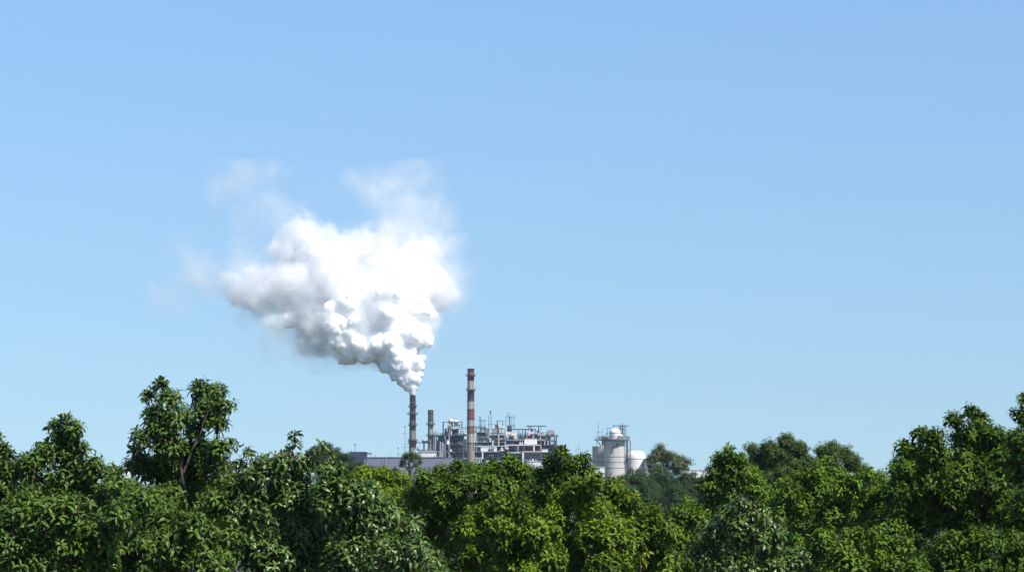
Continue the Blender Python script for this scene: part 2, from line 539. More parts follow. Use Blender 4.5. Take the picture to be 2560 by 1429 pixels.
tree("broadleaf_tree", "broad shiny grey green tree with sprigs on top, left of the yellow green crown", 56,
     [(737, 1084, 15, 0), (738, 1105, 18, .1), (722, 1126, 20, .2), (804, 1116, 18, .2), (780, 1130, 20, .2), (830, 1142, 22, .2), (620, 1128, 20, .2), (655, 1150, 26, .2), (600, 1160, 24, .3), (700, 1160, 44), (760, 1165, 50), (640, 1195, 60),
      (830, 1185, 50), (720, 1230, 90), (840, 1250, 90), (630, 1280, 80), (920, 1230, 46), (960, 1275, 50), (910, 1310, 90), (760, 1330, 100), (1010, 1325, 60), (1000, 1385, 80), (880, 1400, 90), (1070, 1400, 50), (660, 1390, 90), (770, 1430, 90), (1090, 1450, 60)],
     "silver", 0.215, 2.05, 9, seed=6, base_tint=0.4, base_px=800, tip_tint=0.62, droop=10)
# --- middle trees
tree("broadleaf_tree", "sunny yellow green rounded crown behind the shiny grey green tree", 115,
     [(905, 1190, 34), (955, 1192, 34), (1000, 1200, 30), (880, 1215, 40), (935, 1225, 46), (990, 1235, 44), (1020, 1260, 46), (960, 1280, 60)],
     "lime", 0.24, 1.55, 10, seed=7, base_tint=0.5, tip_tint=0.95, patch=0.2)
tree("broadleaf_tree", "mid green tree with several rounded tops below the tall striped stack", 88,
     [(1145, 1168, 30), (1100, 1185, 36), (1060, 1200, 40), (1185, 1175, 32), (1235, 1168, 32), (1256, 1178, 30), (1205, 1190, 40), (1272, 1152, 30), (1300, 1175, 34), (1330, 1190, 34), (1130, 1215, 60), (1220, 1215, 60), (1290, 1225, 60), (1045, 1245, 50), (1110, 1275, 70), (1200, 1280, 60), (1060, 1315, 60), (1130, 1350, 60)],
     "mid", 0.23, 2.05, 9, seed=8, base_tint=0.3, tip_tint=0.75, patch=0.18)
tree("broadleaf_tree", "dark green tree with two rounded heads left of the concrete silo", 84,
     [(1400, 1138, 32), (1375, 1160, 32), (1425, 1160, 36), (1462, 1148, 27), (1350, 1190, 36), (1400, 1195, 50), (1465, 1185, 36), (1340, 1230, 50), (1420, 1245, 60), (1480, 1215, 34), (1350, 1280, 60)],
     "mid", 0.23, 2.05, 9, seed=9, base_tint=0.16, tip_tint=0.55)
tree("broadleaf_tree", "large yellow green dome shaped crown in the middle, in front of the silo", 68,
     [(1490, 1205, 34), (1445, 1225, 42), (1535, 1225, 42), (1400, 1255, 46), (1480, 1265, 60), (1570, 1262, 50), (1625, 1290, 44), (1390, 1310, 60), (1500, 1335, 80), (1600, 1340, 70), (1665, 1330, 44), (1420, 1380, 80), (1540, 1410, 90), (1640, 1400, 70)],
     "lime", 0.215, 2.05, 9, seed=10, base_tint=0.24, tip_tint=0.72, patch=0.22)
tree("broadleaf_tree", "yellow green low crown in front of the mid green tree, bottom centre", 64,
     [(1250, 1262, 38), (1205, 1290, 46), (1300, 1275, 44), (1160, 1330, 46), (1250, 1330, 60), (1330, 1335, 60), (1190, 1390, 60), (1290, 1400, 80), (1370, 1410, 70), (1150, 1430, 46)],
     "lime", 0.215, 2.05, 9, seed=11, base_tint=0.22, tip_tint=0.7, patch=0.22)
tree("broadleaf_tree", "mid green crown with a pointed head right of the far dark wood", 98,
     [(1822, 1128, 22), (1800, 1148, 30), (1818, 1166, 32, .5), (1845, 1152, 34), (1790, 1180, 36), (1850, 1195, 50), (1765, 1215, 34), (1810, 1235, 50), (1890, 1225, 44), (1770, 1270, 44)],
     "mid", 0.24, 2.05, 9, seed=12, base_tint=0.34, tip_tint=0.85, patch=0.15)
tree("broadleaf_tree", "yellow tipped tree between the far rounded trees and the big right hand tree", 86,
     [(2068, 1152, 22), (2040, 1180, 30), (2085, 1190, 36), (2000, 1205, 36), (1960, 1220, 40), (2050, 1225, 50), (2130, 1205, 34), (2170, 1190, 30), (2120, 1240, 50), (2215, 1240, 46), (2225, 1300, 60), (1980, 1265, 60), (2080, 1290, 70), (2170, 1260, 50), (1920, 1260, 40)],
     "mid", 0.23, 2.05, 9, seed=13, base_tint=0.36, tip_tint=0.95, patch=0.22)
tree("broadleaf_tree", "big dark green tree rising to the right with a high ragged top", 74,
     [(2425, 1030, 28), (2470, 1085, 36, .6), (2515, 1110, 44, .6), (2450, 1110, 54, .8), (2215, 1320, 70), (2385, 1050, 34), (2450, 1055, 36), (2300, 1085, 30), (2340, 1095, 36), (2410, 1095, 50), (2490, 1090, 36), (2265, 1125, 36), (2330, 1145, 54), (2420, 1160, 64), (2510, 1150, 50), (2250, 1175, 40), (2300, 1210, 60), (2390, 1235, 76), (2490, 1225, 70), (2240, 1235, 50), (2310, 1290, 76), (2430, 1310, 80), (2540, 1290, 70)],
     "mid", 0.215, 2.05, 9, seed=14, base_tint=0.2, tip_tint=0.6, base_px=2400)
tree("broadleaf_tree", "dark tree cut by the right edge of the photo, highest on that side", 70,
     [(2562, 1000, 26), (2545, 1035, 26), (2580, 1050, 50), (2550, 1100, 46), (2600, 1130, 80), (2560, 1190, 50), (2600, 1260, 80)],
     "mid", 0.215, 2.05, 9, seed=15, base_tint=0.18, tip_tint=0.55, base_px=2610)
tree("broadleaf_tree", "shiny grey green crown at the bottom between the dome crown and the right hand trees", 61,
     [(1850, 1262, 32), (1815, 1290, 42), (1890, 1290, 46), (1780, 1335, 46), (1850, 1340, 70), (1930, 1345, 56), (1760, 1390, 56), (1840, 1420, 80), (1940, 1420, 70), (1985, 1400, 50)],
     "silver", 0.215, 2.05, 9, seed=16, base_tint=0.42, droop=8)
tree("broadleaf_tree", "green low crown along the bottom edge below the yellow tipped tree", 62,
     [(2060, 1360, 50), (2130, 1345, 40), (2010, 1400, 50), (2190, 1350, 44), (2100, 1420, 70), (2200, 1420, 60), (2250, 1370, 40), (2290, 1430, 50)],
     "mid", 0.215, 2.05, 9, seed=17, base_tint=0.38, tip_tint=0.85, patch=0.2)
tree("broadleaf_tree", "dark low tree filling the bottom right corner", 64,
     [(2380, 1370, 60), (2460, 1360, 60), (2540, 1370, 60), (2340, 1430, 70), (2440, 1440, 80), (2550, 1450, 80)],
     "mid", 0.215, 2.05, 9, seed=18, base_tint=0.24, tip_tint=0.65)
tree("broadleaf_tree", "dark green tree in the hollow right of the yellow green dome crown", 80,
     [(1700, 1290, 36), (1740, 1300, 44), (1700, 1350, 50), (1760, 1360, 50), (1720, 1420, 60)],
     "mid", 0.23, 2.05, 9, seed=19, base_tint=0.3, tip_tint=0.8)
# --- trees seen only through the gaps of the first row
for lab, px, py, r, Y, sd, lf in [
    ("dark shaded tree behind the big right hand tree, showing only in its gaps", 2330, 1150, 90, 98, 67, "mid"),
    ("dark shaded tree behind the right part of the big right hand tree", 2480, 1150, 90, 100, 68, "mid"),
    ("dark shaded tree low behind the second crown from the left edge", 230, 1265, 90, 88, 69, "deep"),
    ("dark shaded tree low behind the trunk of the forked tree", 430, 1250, 90, 90, 70, "deep"),
    ("dark shaded tree behind the shiny tree and the many topped green tree", 1080, 1235, 70, 108, 71, "mid"),
    ("dark shaded tree low behind the yellow green low crown", 1215, 1330, 80, 90, 72, "mid"),
    ("dark shaded tree low behind the shiny grey green tree", 720, 1260, 90, 84, 73, "deep"),
    ("shaded green tree filling the gap left of the big right hand tree", 2195, 1215, 60, 130, 61, "mid"),
    ("shaded dark tree in the gap under the forked tree", 560, 1215, 70, 110, 62, "deep"),
    ("shaded dark tree in the gap between the two left crowns", 320, 1225, 60, 120, 63, "deep"),
    ("green tree in the gap between the dome crown and the pointed crown", 1720, 1272, 50, 140, 64, "mid"),
    ("dark tree half hidden behind the two rounded dark heads", 1330, 1235, 70, 125, 65, "mid"),
    ("dark tree half hidden between the yellow tipped tree and the far pair", 2000, 1235, 70, 140, 66, "mid")]:
    tree("broadleaf_tree", lab, Y, [(px, py, r * .7), (px - r * .5, py + r * .35, r * .65), (px + r * .5, py + r * .3, r * .65), (px, py + r, r)],
         lf, 0.3, 1.5, 9, fine=False, seed=sd, base_tint=0.28, group="trees beyond the near row")
# --- farther trees
tree("broadleaf_tree", "far rounded dark green tree, the highest of the far pair on the right", 185,
     [(1965, 1105, 28), (1930, 1125, 30), (2000, 1122, 28), (1880, 1125, 22), (1960, 1150, 46), (1905, 1160, 40), (2020, 1160, 36), (1950, 1195, 50), (1890, 1200, 44), (1995, 1172, 40)],
     "dark", 0.27, 1.25, 8, fine=False, ragged=0.25, fill=1.5, seed=20, base_tint=0.4, group="trees beyond the near row")
tree("broadleaf_tree", "far dark green tree sloping down to the right beside the highest far tree", 192,
     [(2080, 1118, 22), (2055, 1130, 24), (2110, 1132, 24), (2075, 1152, 34), (2130, 1158, 30), (2155, 1178, 24), (2090, 1190, 40), (2150, 1205, 36), (2040, 1180, 36), (2015, 1180, 34)],
     "dark", 0.27, 1.25, 8, fine=False, ragged=0.25, fill=1.5, seed=21, base_tint=0.4, group="trees beyond the near row")
tree("broadleaf_tree", "small see through tree with a bare dark trunk against the white shed", 300,
     [(1028, 1134, 11), (1015, 1140, 12), (1042, 1140, 11), (1008, 1152, 10), (1030, 1148, 11), (1050, 1152, 9), (1003, 1162, 7), (1040, 1163, 9), (1024, 1170, 8)],
     "dark", 0.3, 1.35, 8, fine=False, ragged=0.42, seed=22, base_tint=0.4, fill=0.25, body=False, twin=False, bark="bark_dark", base_px=1026, group="trees beyond the near row",
     limbs=[([(1026, 1215), (1024, 1175), (1022, 1155)], 0.2, 0.1), ([(1024, 1180), (1036, 1160)], 0.1, 0.05), ([(1023, 1178), (1010, 1160)], 0.1, 0.05)])
far_wood = [
    ("far dark bluish green mound of foliage left of the olive tree", 1590, 1205, 52, 400, 31), ("far dark green mound directly below the olive tree", 1650, 1200, 50, 410, 32),
    ("far dark green mound below the low white shed", 1715, 1205, 46, 395, 33), ("near side dark mound at the foot of the far wood", 1620, 1240, 50, 370, 34),
    ("dark mound at the right foot of the far wood", 1690, 1245, 50, 365, 35), ("dark mound at the right end of the far wood beside the pointed crown", 1755, 1215, 40, 385, 36),
    ("dark mound at the left end of the far wood just under the silo", 1548, 1215, 40, 405, 37)]
for lab, px, py, r, Y, sd in far_wood:
    tree("distant_tree", lab, Y, [(px, py, r * .75), (px - r * .55, py + r * .25, r * .6), (px + r * .55, py + r * .3, r * .6), (px - .1 * r, py + r * .75, r * .85)],
         "far", 0.38, 1.35, 7, fine=False, ragged=0.25, seed=sd, base_tint=0.4, group="trees of the far wood by the silo", up=0.9, fill=0.6, bark="bark_dark")
tree("distant_tree", "olive green rounded tree standing right of the domed tank, above the far wood", 450,
     [(1664, 1156, 16), (1646, 1170, 15), (1690, 1174, 15), (1625, 1174, 11), (1652, 1124, 16), (1640, 1136, 16), (1662, 1136, 17), (1632, 1150, 16), (1655, 1148, 17), (1680, 1142, 17), (1700, 1148, 17), (1714, 1158, 15), (1690, 1160, 16), (1668, 1164, 13), (1625, 1164, 12), (1712, 1170, 11), (1642, 1168, 11)],
     "olive", 0.36, 1.5, 8, fine=False, ragged=0.5, seed=41, base_tint=0.35, tip_tint=0.6, fill=0.15, body=False, twin=False, bark="bark_dark", base_px=1665, group="trees beyond the near row",
     limbs=[([(1665, 1215), (1662, 1180), (1656, 1150)], 0.3, 0.12), ([(1663, 1185), (1685, 1155)], 0.18, 0.08), ([(1664, 1190), (1640, 1160)], 0.18, 0.08)])
for lab, pf, Y, sd in [
    ("far dark tree with the tallest rounded top left of the grey block", [(815, 1122, 20), (795, 1135, 24), (838, 1136, 22), (810, 1155, 34), (850, 1158, 26)], 380, 51),
    ("far dark tree sloping down in front of the grey block", [(862, 1142, 15), (880, 1155, 18), (868, 1170, 28), (900, 1168, 18), (915, 1180, 18)], 372, 52),
    ("small far dark tree at the foot of the long grey shed", [(930, 1174, 13), (950, 1180, 13), (912, 1184, 16), (972, 1182, 11), (988, 1177, 12)], 360, 53)]:
    tree("distant_tree", lab, Y, pf, "far", 0.36, 1.35, 7, fine=False, ragged=0.25, seed=sd, base_tint=0.38, group="far dark trees left of the works", fill=0.6, bark="bark_dark")
for lab, pf, Y, sd in [
    ("hazy blue green tree far off, left one of two between the left trees", [(285, 1168, 10), (272, 1172, 10), (298, 1172, 10)], 1150, 54),
    ("hazy blue green tree far off, right one of two between the left trees", [(318, 1165, 10), (332, 1168, 10), (306, 1172, 10)], 1180, 55)]:
    tree("distant_tree", lab, Y, pf, "far", 0.9, 1.3, 6, fine=False, seed=sd, base_tint=0.38, group="hazy far trees on the left horizon", fill=0.6, bark="bark_dark")

# ------------------------------------------------------------------ the works
D0 = 1600.0
q = S(D0)


def rail(mb, x0, x1, y, z, h=1.15, step=3.0, r=0.06, mi=0):
    mb.cyl((x0, y, z + h), (x1, y, z + h), r, n=5, mi=mi)
    mb.cyl((x0, y, z + h * 0.5), (x1, y, z + h * 0.5), r * 0.8, n=5, mi=mi)
    n = max(1, int(abs(x1 - x0) / step))
    for i in range(n + 1):
        x = x0 + (x1 - x0) * i / n
        mb.cyl((x, y, z), (x, y, z + h), r, n=5, mi=mi)


def ring_platform(parent, cx, cy, z, r_in, r_out, arm=None, mat="steel_dark"):
    mb = MB()
    mb.lathe(cx, cy, [(r_in, z - 0.3), (r_out, z - 0.15), (r_out, z + 0.15), (r_in, z + 0.15)], 24)
    if arm:
        mb.box(cx + arm[0], cy - r_out - 0.4, z - 0.2, cx + arm[1], cy - r_out + 0.8, z + 0.12)
    pf = mb.build("platform", M[mat], parent)
    rb = MB()
    for hh in (0.6, 1.2):
        pts = [(cx + r_out * math.cos(t), cy + r_out * math.sin(t), z + hh) for t in [2 * math.pi * i / 20 for i in range(21)]]
        rb.tube(pts, [0.06] * 21, 5)
    for i in range(12):
        t = 2 * math.pi * i / 12
        x, y = cx + r_out * math.cos(t), cy + r_out * math.sin(t)
        rb.cyl((x, y, z + 0.1), (x, y, z + 1.25), 0.06, n=5)
    # brackets
    for i in range(8):
        t = 2 * math.pi * (i + 0.5) / 8
        rb.cyl((cx + r_in * math.cos(t), cy + r_in * math.sin(t), z - 1.2), (cx + r_out * 0.96 * math.cos(t), cy + r_out * 0.96 * math.sin(t), z - 0.2), 0.07, n=5)
    rl = rb.build("railing", M[mat])
    rl.location = rl.location - wloc(pf)
    rl.parent = pf
    return pf


def smoke_stack(label, pxl, pxr, pyt, pxl_b, pxr_b, bands, platforms, Y, group, ring_px=()):
    """bands: [(y_from, material), ...] listed from the top down, in photo rows."""
    c = P((pxl_b + pxr_b) / 2, 1140, Y)
    cx, cy = c.x, Y + 2.5
    root = thing("smoke_stack", label, "chimney", (cx, cy, 0), group)
    zt = P(0, pyt, cy).z
    rt = (pxr - pxl) / 2 * S(cy)
    rb = (pxr_b - pxl_b) / 2 * S(cy)
    zb = P(0, 1125, cy).z
    rad = lambda z: rt + (rb - rt) * max(0.0, (zt - z) / (zt - zb)) ** 1.25
    ys = [b[0] for b in bands] + [None]
    for (y0, mat), y1 in zip(bands, ys[1:]):
        za = P(0, y0, cy).z
        zc = P(0, y1, cy).z if y1 is not None else 0.0
        mb = MB()
        if y0 == pyt:
            mb.lathe(cx, cy, [(rad(zc), zc), (rad(za), za), (rad(za) * 0.82, za), (rad(za) * 0.8, za - 2.5)], 32)
        else:
            mb.lathe(cx, cy, [(rad(zc), zc), (rad(za), za)], 32)
        p = mb.build("shaft_band", M[mat], root)
    for z in [P(0, y, cy).z for y in ring_px]:
        MB().lathe(cx, cy, [(rad(z) + 0.02, z - 0.25), (rad(z) + 0.22, z - 0.2), (rad(z) + 0.22, z + 0.2), (rad(z) + 0.02, z + 0.25)], 32).build("band_ring", M["steel_dark"], root)
    for py, l, r in platforms:
        z = P(0, py, cy).z
        half = (r - l) / 2 * S(cy)
        mid = P((l + r) / 2, py, cy).x
        arm = (-(cx - P(l, py, cy).x), P(r, py, cy).x - cx)
        ro = min(abs(arm[0]), abs(arm[1]))
        ring_platform(root, cx, cy, z, rad(z) + 0.02, max(ro, rad(z) + 0.8), arm)
    # ladder on the lit side, from the deck to the top
    lb = MB()
    for dx in (-0.25, 0.25):
        for k in range(8):
            za, zc = zb + (zt - zb) * k / 8, zb + (zt - zb) * (k + 1) / 8
            a = -0.9
            lb.cyl((cx + (rad(za) + .25) * math.cos(a) + dx, cy + (rad(za) + .25) * math.sin(a), za), (cx + (rad(zc) + .25) * math.cos(a) + dx, cy + (rad(zc) + .25) * math.sin(a), zc), 0.06, n=5)
    lb.build("ladder", M["steel_dark"], root)
    return root, cx, cy, rad


st1 = smoke_stack("sooty grey and maroon smoke stack giving off the white steam plume", 1023.7, 1038.3, 987, 1022.0, 1040.0,
                  [(987, "black"), (1001, "maroon"), (1003.5, "concrete_grey"), (1006, "black"), (1018, "concrete_grey"), (1033, "black"), (1041, "steel_dark"), (1048, "concrete_grey"),
                   (1062.5, "steel_dark"), (1076, "concrete_tan"), (1099, "maroon"), (1108, "red"), (1120, "cladding_pale")],  # first dark band here, under the third platform, paints a cast diagonal shadow
                  [(1016, 1020, 1040.5), (1034.5, 1017.5, 1044.5), (1062.5, 1020.5, 1040.5), (1100, 1020.5, 1041.5), (1106, 1021, 1041)], 1592, "striped smoke stacks", ring_px=(1001, 1048))
st2 = smoke_stack("short plain grey smoke stack with a red cap, the lowest of the three", 1069, 1082.6, 1024, 1068.8, 1083.4,
                  [(1024, "maroon"), (1027, "red"), (1033, "concrete_grey"), (1050, "concrete_tan"), (1060, "concrete"), (1086, "concrete_tan"), (1089, "concrete_tan")],
                  [(1060, 1064.5, 1087), (1088, 1064, 1084.5)], 1596, "striped smoke stacks", ring_px=(1033, 1050, 1106))
st3 = smoke_stack("tallest smoke stack, red and black and beige bands, giving off no smoke", 1168.2, 1185.0, 921, 1166.6, 1186.8,
                  [(921, "maroon"), (929, "rust"), (939, "maroon"), (948, "red"), (952, "concrete"), (973.5, "black"), (998, "red"), (1001, "concrete"), (1023, "red"), (1048, "concrete"),
                   (1065.5, "rust"), (1081, "concrete"), (1107, "concrete_tan"), (1116, "concrete_tan")],
                  [(938.5, 1164, 1189), (974.5, 1164.5, 1186)], 1588, "striped smoke stacks", ring_px=(921.8, 1001, 1023, 1047.5, 1065.5, 1081, 1107))


def mast(name, label, px, py_top, Y, arms=(), r=0.14, py_base=None, group=None, head=None, mat="steel_blue", cat="mast"):
    b = P(px, 1185, Y)
    z0 = 0.0 if py_base is None else P(px, py_base, Y).z
    root = thing(name, label, cat, (b.x, Y, z0), group)
    zt = P(px, py_top, Y).z
    MB().cyl((b.x, Y, z0), (b.x, Y, zt), r * 1.3, r * 0.7, 8).build("pole", M[mat], root)
    for py, l, rr in arms:
        z = P(0, py, Y).z
        MB().cyl((P(l, py, Y).x, Y, z), (P(rr, py, Y).x, Y, z), r * 0.9, n=6).build("crossarm", M[mat], root)
    if head:
        w, h = head[0] * S(Y) / 2, head[1] * S(Y)
        MB().box(b.x - w, Y - 0.5, zt - h * 0.3, b.x + w, Y + 0.5, zt + h * 0.7).build("head", M[mat], root)
    return root


mast("antenna_mast", "thin antenna mast with crossarms just left of the steaming stack", 1012, 1066, 1590, [(1082, 1007.5, 1014.5), (1110, 1009, 1022), (1117, 1007, 1022)], head=(3.4, 3))
mast("light_pole", "slim light pole with flat head on the grey block roof", 887, 1111, 1640, (), 0.14, 1131, head=(6, 2), group="tall light poles", cat="light pole")
mast("light_pole", "slim light pole with small lamp head beside the small see through tree", 995, 1120, 1590, [(1135.5, 992, 1002)], 0.16, head=(3.5, 2.2), group="tall light poles", cat="light pole")
mast("antenna_mast", "short thin rod left of the light pole on the grey block roof", 878.5, 1122, 1640, (), 0.12, 1131)
mast("antenna_mast", "thin mast with one crossarm behind the dark tree heads, left of the silo", 1447, 1106, 1640, [(1123, 1441, 1454)], 0.14, head=None)
mast("antenna_mast", "short rod beside the mast behind the dark tree heads", 1440, 1112, 1640, (), 0.12)


# --- buildings -------------------------------------------------------------
def building(name, label, px0, py0, px1, Y, depth, wall, roof="cladding_pale", cat="building", parapet=0.7, windows=(), win_mat="glass", ribs=None, doors=()):
    a, b = P(px0, py0, Y), P(px1, py0, Y)
    root = thing(name, label, cat, ((a.x + b.x) / 2, Y + depth / 2, 0))
    mb = MB().box(a.x, Y, 0, b.x, Y + depth, a.z)
    if ribs:
        n = int((b.x - a.x) / ribs)
        for i in range(1, n):
            x = a.x + (b.x - a.x) * i / n
            mb.box(x - 0.12, Y - 0.12, 0, x + 0.12, Y - 0.003, a.z - 0.1)
    mb.build("wall", M[wall], root)
    MB().box(a.x - 0.3, Y - 0.3, a.z + 0.003, b.x + 0.3, Y + depth + 0.3, a.z + parapet).build("roof", M[roof], root)
    for l, t, r, bt in windows:
        w0, w1 = P(l, bt, Y), P(r, t, Y)
        f = MB().box(w0.x - 0.15, Y - 0.14, w0.z - 0.15, w1.x + 0.15, Y - 0.004, w1.z + 0.15).build("window", M["steel_light"], root)
        g = MB().box(w0.x, Y - 0.17, w0.z, w1.x, Y - 0.145, w1.z).build("pane", M[win_mat])
        g.location = g.location - wloc(f)
        g.parent = f
    return root


b1 = building("factory_shed", "long low violet grey shed behind the far dark trees", 917, 1143.5, 1110, 1580, 8, "cladding_grey", "steel_blue", ribs=4.6, cat="industrial shed", parapet=0.5)
MB().pbox(963.2, 1145, 965, 1190, 1579.6, 0.3).build("downpipe", M["cladding_pale"], b1)
MB().pbox(937.8, 1138, 940, 1142.4, 1583, 0.8).build("roof_vent", M["steel_blue"], b1)
MB().pbox(973, 1139.5, 975.6, 1142.4, 1583, 0.9).build("roof_vent", M["steel_blue"], b1)
b2 = building("office_block", "square violet grey block with roof canopy at the left end of the long shed", 873, 1131, 914, 1630, 20, "cladding_grey", "cladding_grey", windows=[(892, 1140, 895, 1144.5)])
MB().pbox(914, 1131.5, 928, 1134.5, 1630, 12).build("canopy", M["steel_blue"], b2)
MB().cyl(P(927, 1134.6, 1631), P(927, 1146, 1631), 0.12, n=6).build("canopy_post", M["steel_light"], b2)
MB().pbox(901, 1129, 905.5, 1131, 1634, 1.5).build("roof_unit", M["white"], b2)
b3 = building("factory_shed", "low bright white shed with flat roof below the short stack", 1046, 1130, 1090, 1589, 6, "white", "cladding_pale", cat="industrial shed", parapet=1.2, ribs=2.4, windows=[(1085.3, 1139, 1086.6, 1142.6)])
b4 = building("factory_shed", "pale grey box building between the white shed and the steel frames", 1048, 1125, 1104.5, 1596.4, 10, "cladding_pale", "steel_light", cat="industrial shed", parapet=0.4, ribs=1.9, windows=[(1094, 1133, 1097, 1136), (1099, 1133, 1102, 1136)])
for k, px in enumerate(np.linspace(1052, 1102, 17)):
    MB().pbox(px, 1124.3 - random.uniform(.6, 2.4), px + random.uniform(1, 2.6), 1123.4, 1598 + random.uniform(0, 5), 1.2).build("rooftop_unit", M["steel_blue"], b4)
t = thing("roof_machine", "small blue grey machine on the pale roof right of the steaming stack", "machine", P(1044, 1125, 1588))
MB().pbox(1041.5, 1120, 1047, 1125, 1588, 2).build("casing", M["steel_blue"], t)
MB().cyl(P(1044.5, 1120, 1589), P(1044.5, 1116.5, 1589), 0.35, n=8).build("vent_pipe", M["steel_light"], t)

# conveyor bridge between the two left stacks
t = thing("gantry_bridge", "dark steel bridge joining the steaming stack and the short stack", "bridge", P(1061, 1140, 1592))
MB().pbox(1041, 1105, 1069, 1107, 1592, 2.0).build("girder", M["steel_dark"], t)
MB().pbox(1055.5, 1101, 1069.5, 1105, 1591.5, 3.0).build("cabin", M["steel_dark"], t)
MB().pbox(1057.8, 1107, 1062, 1124, 1592.3, 1.4).build("pier", M["steel_blue"], t)
MB().pbox(1056, 1098.5, 1058, 1101, 1592, 1.2).build("vent", M["steel_dark"], t)
rb = MB(); a, b = P(1041, 1105, 1592), P(1055, 1105, 1592); rail(rb, a.x, b.x, 1592.0, a.z); rb.build("railing", M["steel_dark"], t)


# --- steel process frames -----------------------------------------------------
def pipes(root, px0, py0, px1, py1, Y, depth, n, rng, rmin=0.12, rmax=0.35, mat="steel_light"):
    for k in range(n):
        Yk = Y + rng.uniform(0.1, 0.8) * depth
        x = rng.uniform(px0, px1); y = rng.uniform(py0, py1)
        r = rng.uniform(rmin, rmax)
        ty = rng.random()
        if ty < 0.4:
            x2 = min(px1, x + rng.uniform(4, 16))
            y2 = min(py1, y + rng.uniform(2, 6))
            MB().tube([P(x, y, Yk), P(x2 - .3, y, Yk), P(x2, y + .3, Yk), P(x2, y2 + .4, Yk)], [r] * 4, 7).build("pipe", M[mat], root)
        elif ty < 0.7:
            MB().cyl(P(x, y, Yk), P(x, py1, Yk), r, n=7).build("pipe", M[mat], root)
        elif ty < 0.85:
            w = rng.uniform(1.2, 3.2); h = rng.uniform(1, 3)
            MB().pbox(x, py1 - h, min(px1, x + w), py1 - 0.02, Yk, 1.2).build("valve_box", M[mat], root)
        else:
            c = P(x, py1 - 2.0, Yk)
            MB().sphere(c, rng.uniform(0.4, 0.75), n=10, m=6).build("small_vessel", M[mat], root)


def frame(label, decks, cols, Y, depth, back=(), seed=0, railed=(), deck_mat="steel_blue", col_mat="steel_blue", pipe_boxes=(), back_mat="cladding_dark", braces=(), col_r=0.26, bot=1180):
    """decks: [(x0, x1, y, thickness_px, mat)], cols: [(x, y_top, y_bottom, mat)], all in photo pixels at distance Y."""
    rng = random.Random(seed)
    mx = sum(d[0] + d[1] for d in decks) / (2 * len(decks))
    root = thing("steel_frame", label, "steel frame", (P(mx, 1185, Y).x, Y + depth / 2, 0), "open steel frames of the works")
    for d in decks:
        x0, x1, y, th = d[:4]
        MB().pbox(x0, y, x1, y + th, Y - 0.3, depth + 0.6).build("deck", M[d[4] if len(d) > 4 else deck_mat], root)
    for c in cols:
        x, y0, y1 = c[:3]
        mat = c[3] if len(c) > 3 else col_mat
        w = c[4] if len(c) > 4 else col_r
        a, b = P(x, y1, Y), P(x, y0, Y)
        for yy in (Y - 0.55, Y + depth - 0.4):
            MB().box(a.x - w, yy, a.z, a.x + w, yy + 2 * w * 0.9, b.z).build("column", M[mat], root)
    for bx in back:
        MB().pbox(*bx[:4], Y + depth * 0.55, depth * 0.4).build("inner_wall", M[bx[4] if len(bx) > 4 else back_mat], root)
    for x0, x1, y in railed:
        a, b = P(x0, y, Y - 0.25), P(x1, y, Y - 0.25)
        rb = MB()
        rail(rb, a.x, b.x, Y - 0.25, a.z, step=2.2)
        rail(rb, a.x, b.x, Y + depth, a.z, step=2.2)
        rb.build("railing", M["steel_light"], root)
    for x0, y0, x1, y1 in braces:
        MB().cyl(P(x0, y0, Y - 0.2), P(x1, y1, Y - 0.2), 0.14, n=6).build("brace", M["steel_blue"], root)
    for k, (x0, y0, x1, y1, n) in enumerate(pipe_boxes):
        for mat in ("steel_light", "steel_dark", "concrete_tan"):
            pipes(root, x0, y0, x1, y1, Y, depth * 0.5, max(2, n // 2), rng, 0.09, 0.28, mat=mat)
    return root


# left block, between the short stack and the tall stack
frame("tall steel frame with dark bays between the short stack and the tall stack",
      [(1081, 1167, 1086.5, 2.4, "steel_dark"), (1112, 1160, 1110.3, 1.2), (1113, 1250, 1128, 1.6, "steel_light"), (1135, 1203, 1142.5, 1.6, "steel_light"), (1096, 1160, 1144, 40, "cladding_grey")],
      [(1085, 1088, 1124), (1090, 1088, 1124), (1113.5, 1088, 1145, "steel_light"), (1123, 1080, 1145, "steel_light", 0.5), (1158.5, 1110, 1128, "steel_light"), (1158.8, 1129.6, 1145, "white", 0.4), (1184, 1129.6, 1145, "steel_light", 0.3),
       (1206.5, 1129.6, 1146, "white", 0.45), (1137, 1129.6, 1138, "steel_light", 0.2)],
      1596, 12, back=[(1112, 1089, 1150, 1110), (1150, 1089, 1160, 1103, "steel_blue"), (1113, 1111.5, 1157, 1128), (1113, 1129.7, 1157, 1144), (1160, 1129.7, 1205, 1142.4), (1206, 1129.6, 1262, 1150)], seed=3,
      railed=[(1084, 1110, 1086.5), (1113, 1156, 1110.3)], pipe_boxes=[(1114, 1112, 1157, 1127, 12), (1116, 1131, 1156, 1143, 10), (1162, 1131, 1204, 1142, 8), (1124, 1090, 1156, 1109, 9), (1208, 1132, 1250, 1146, 9)],
      braces=[(1196, 1118, 1190, 1128), (1190, 1118, 1196, 1128)])
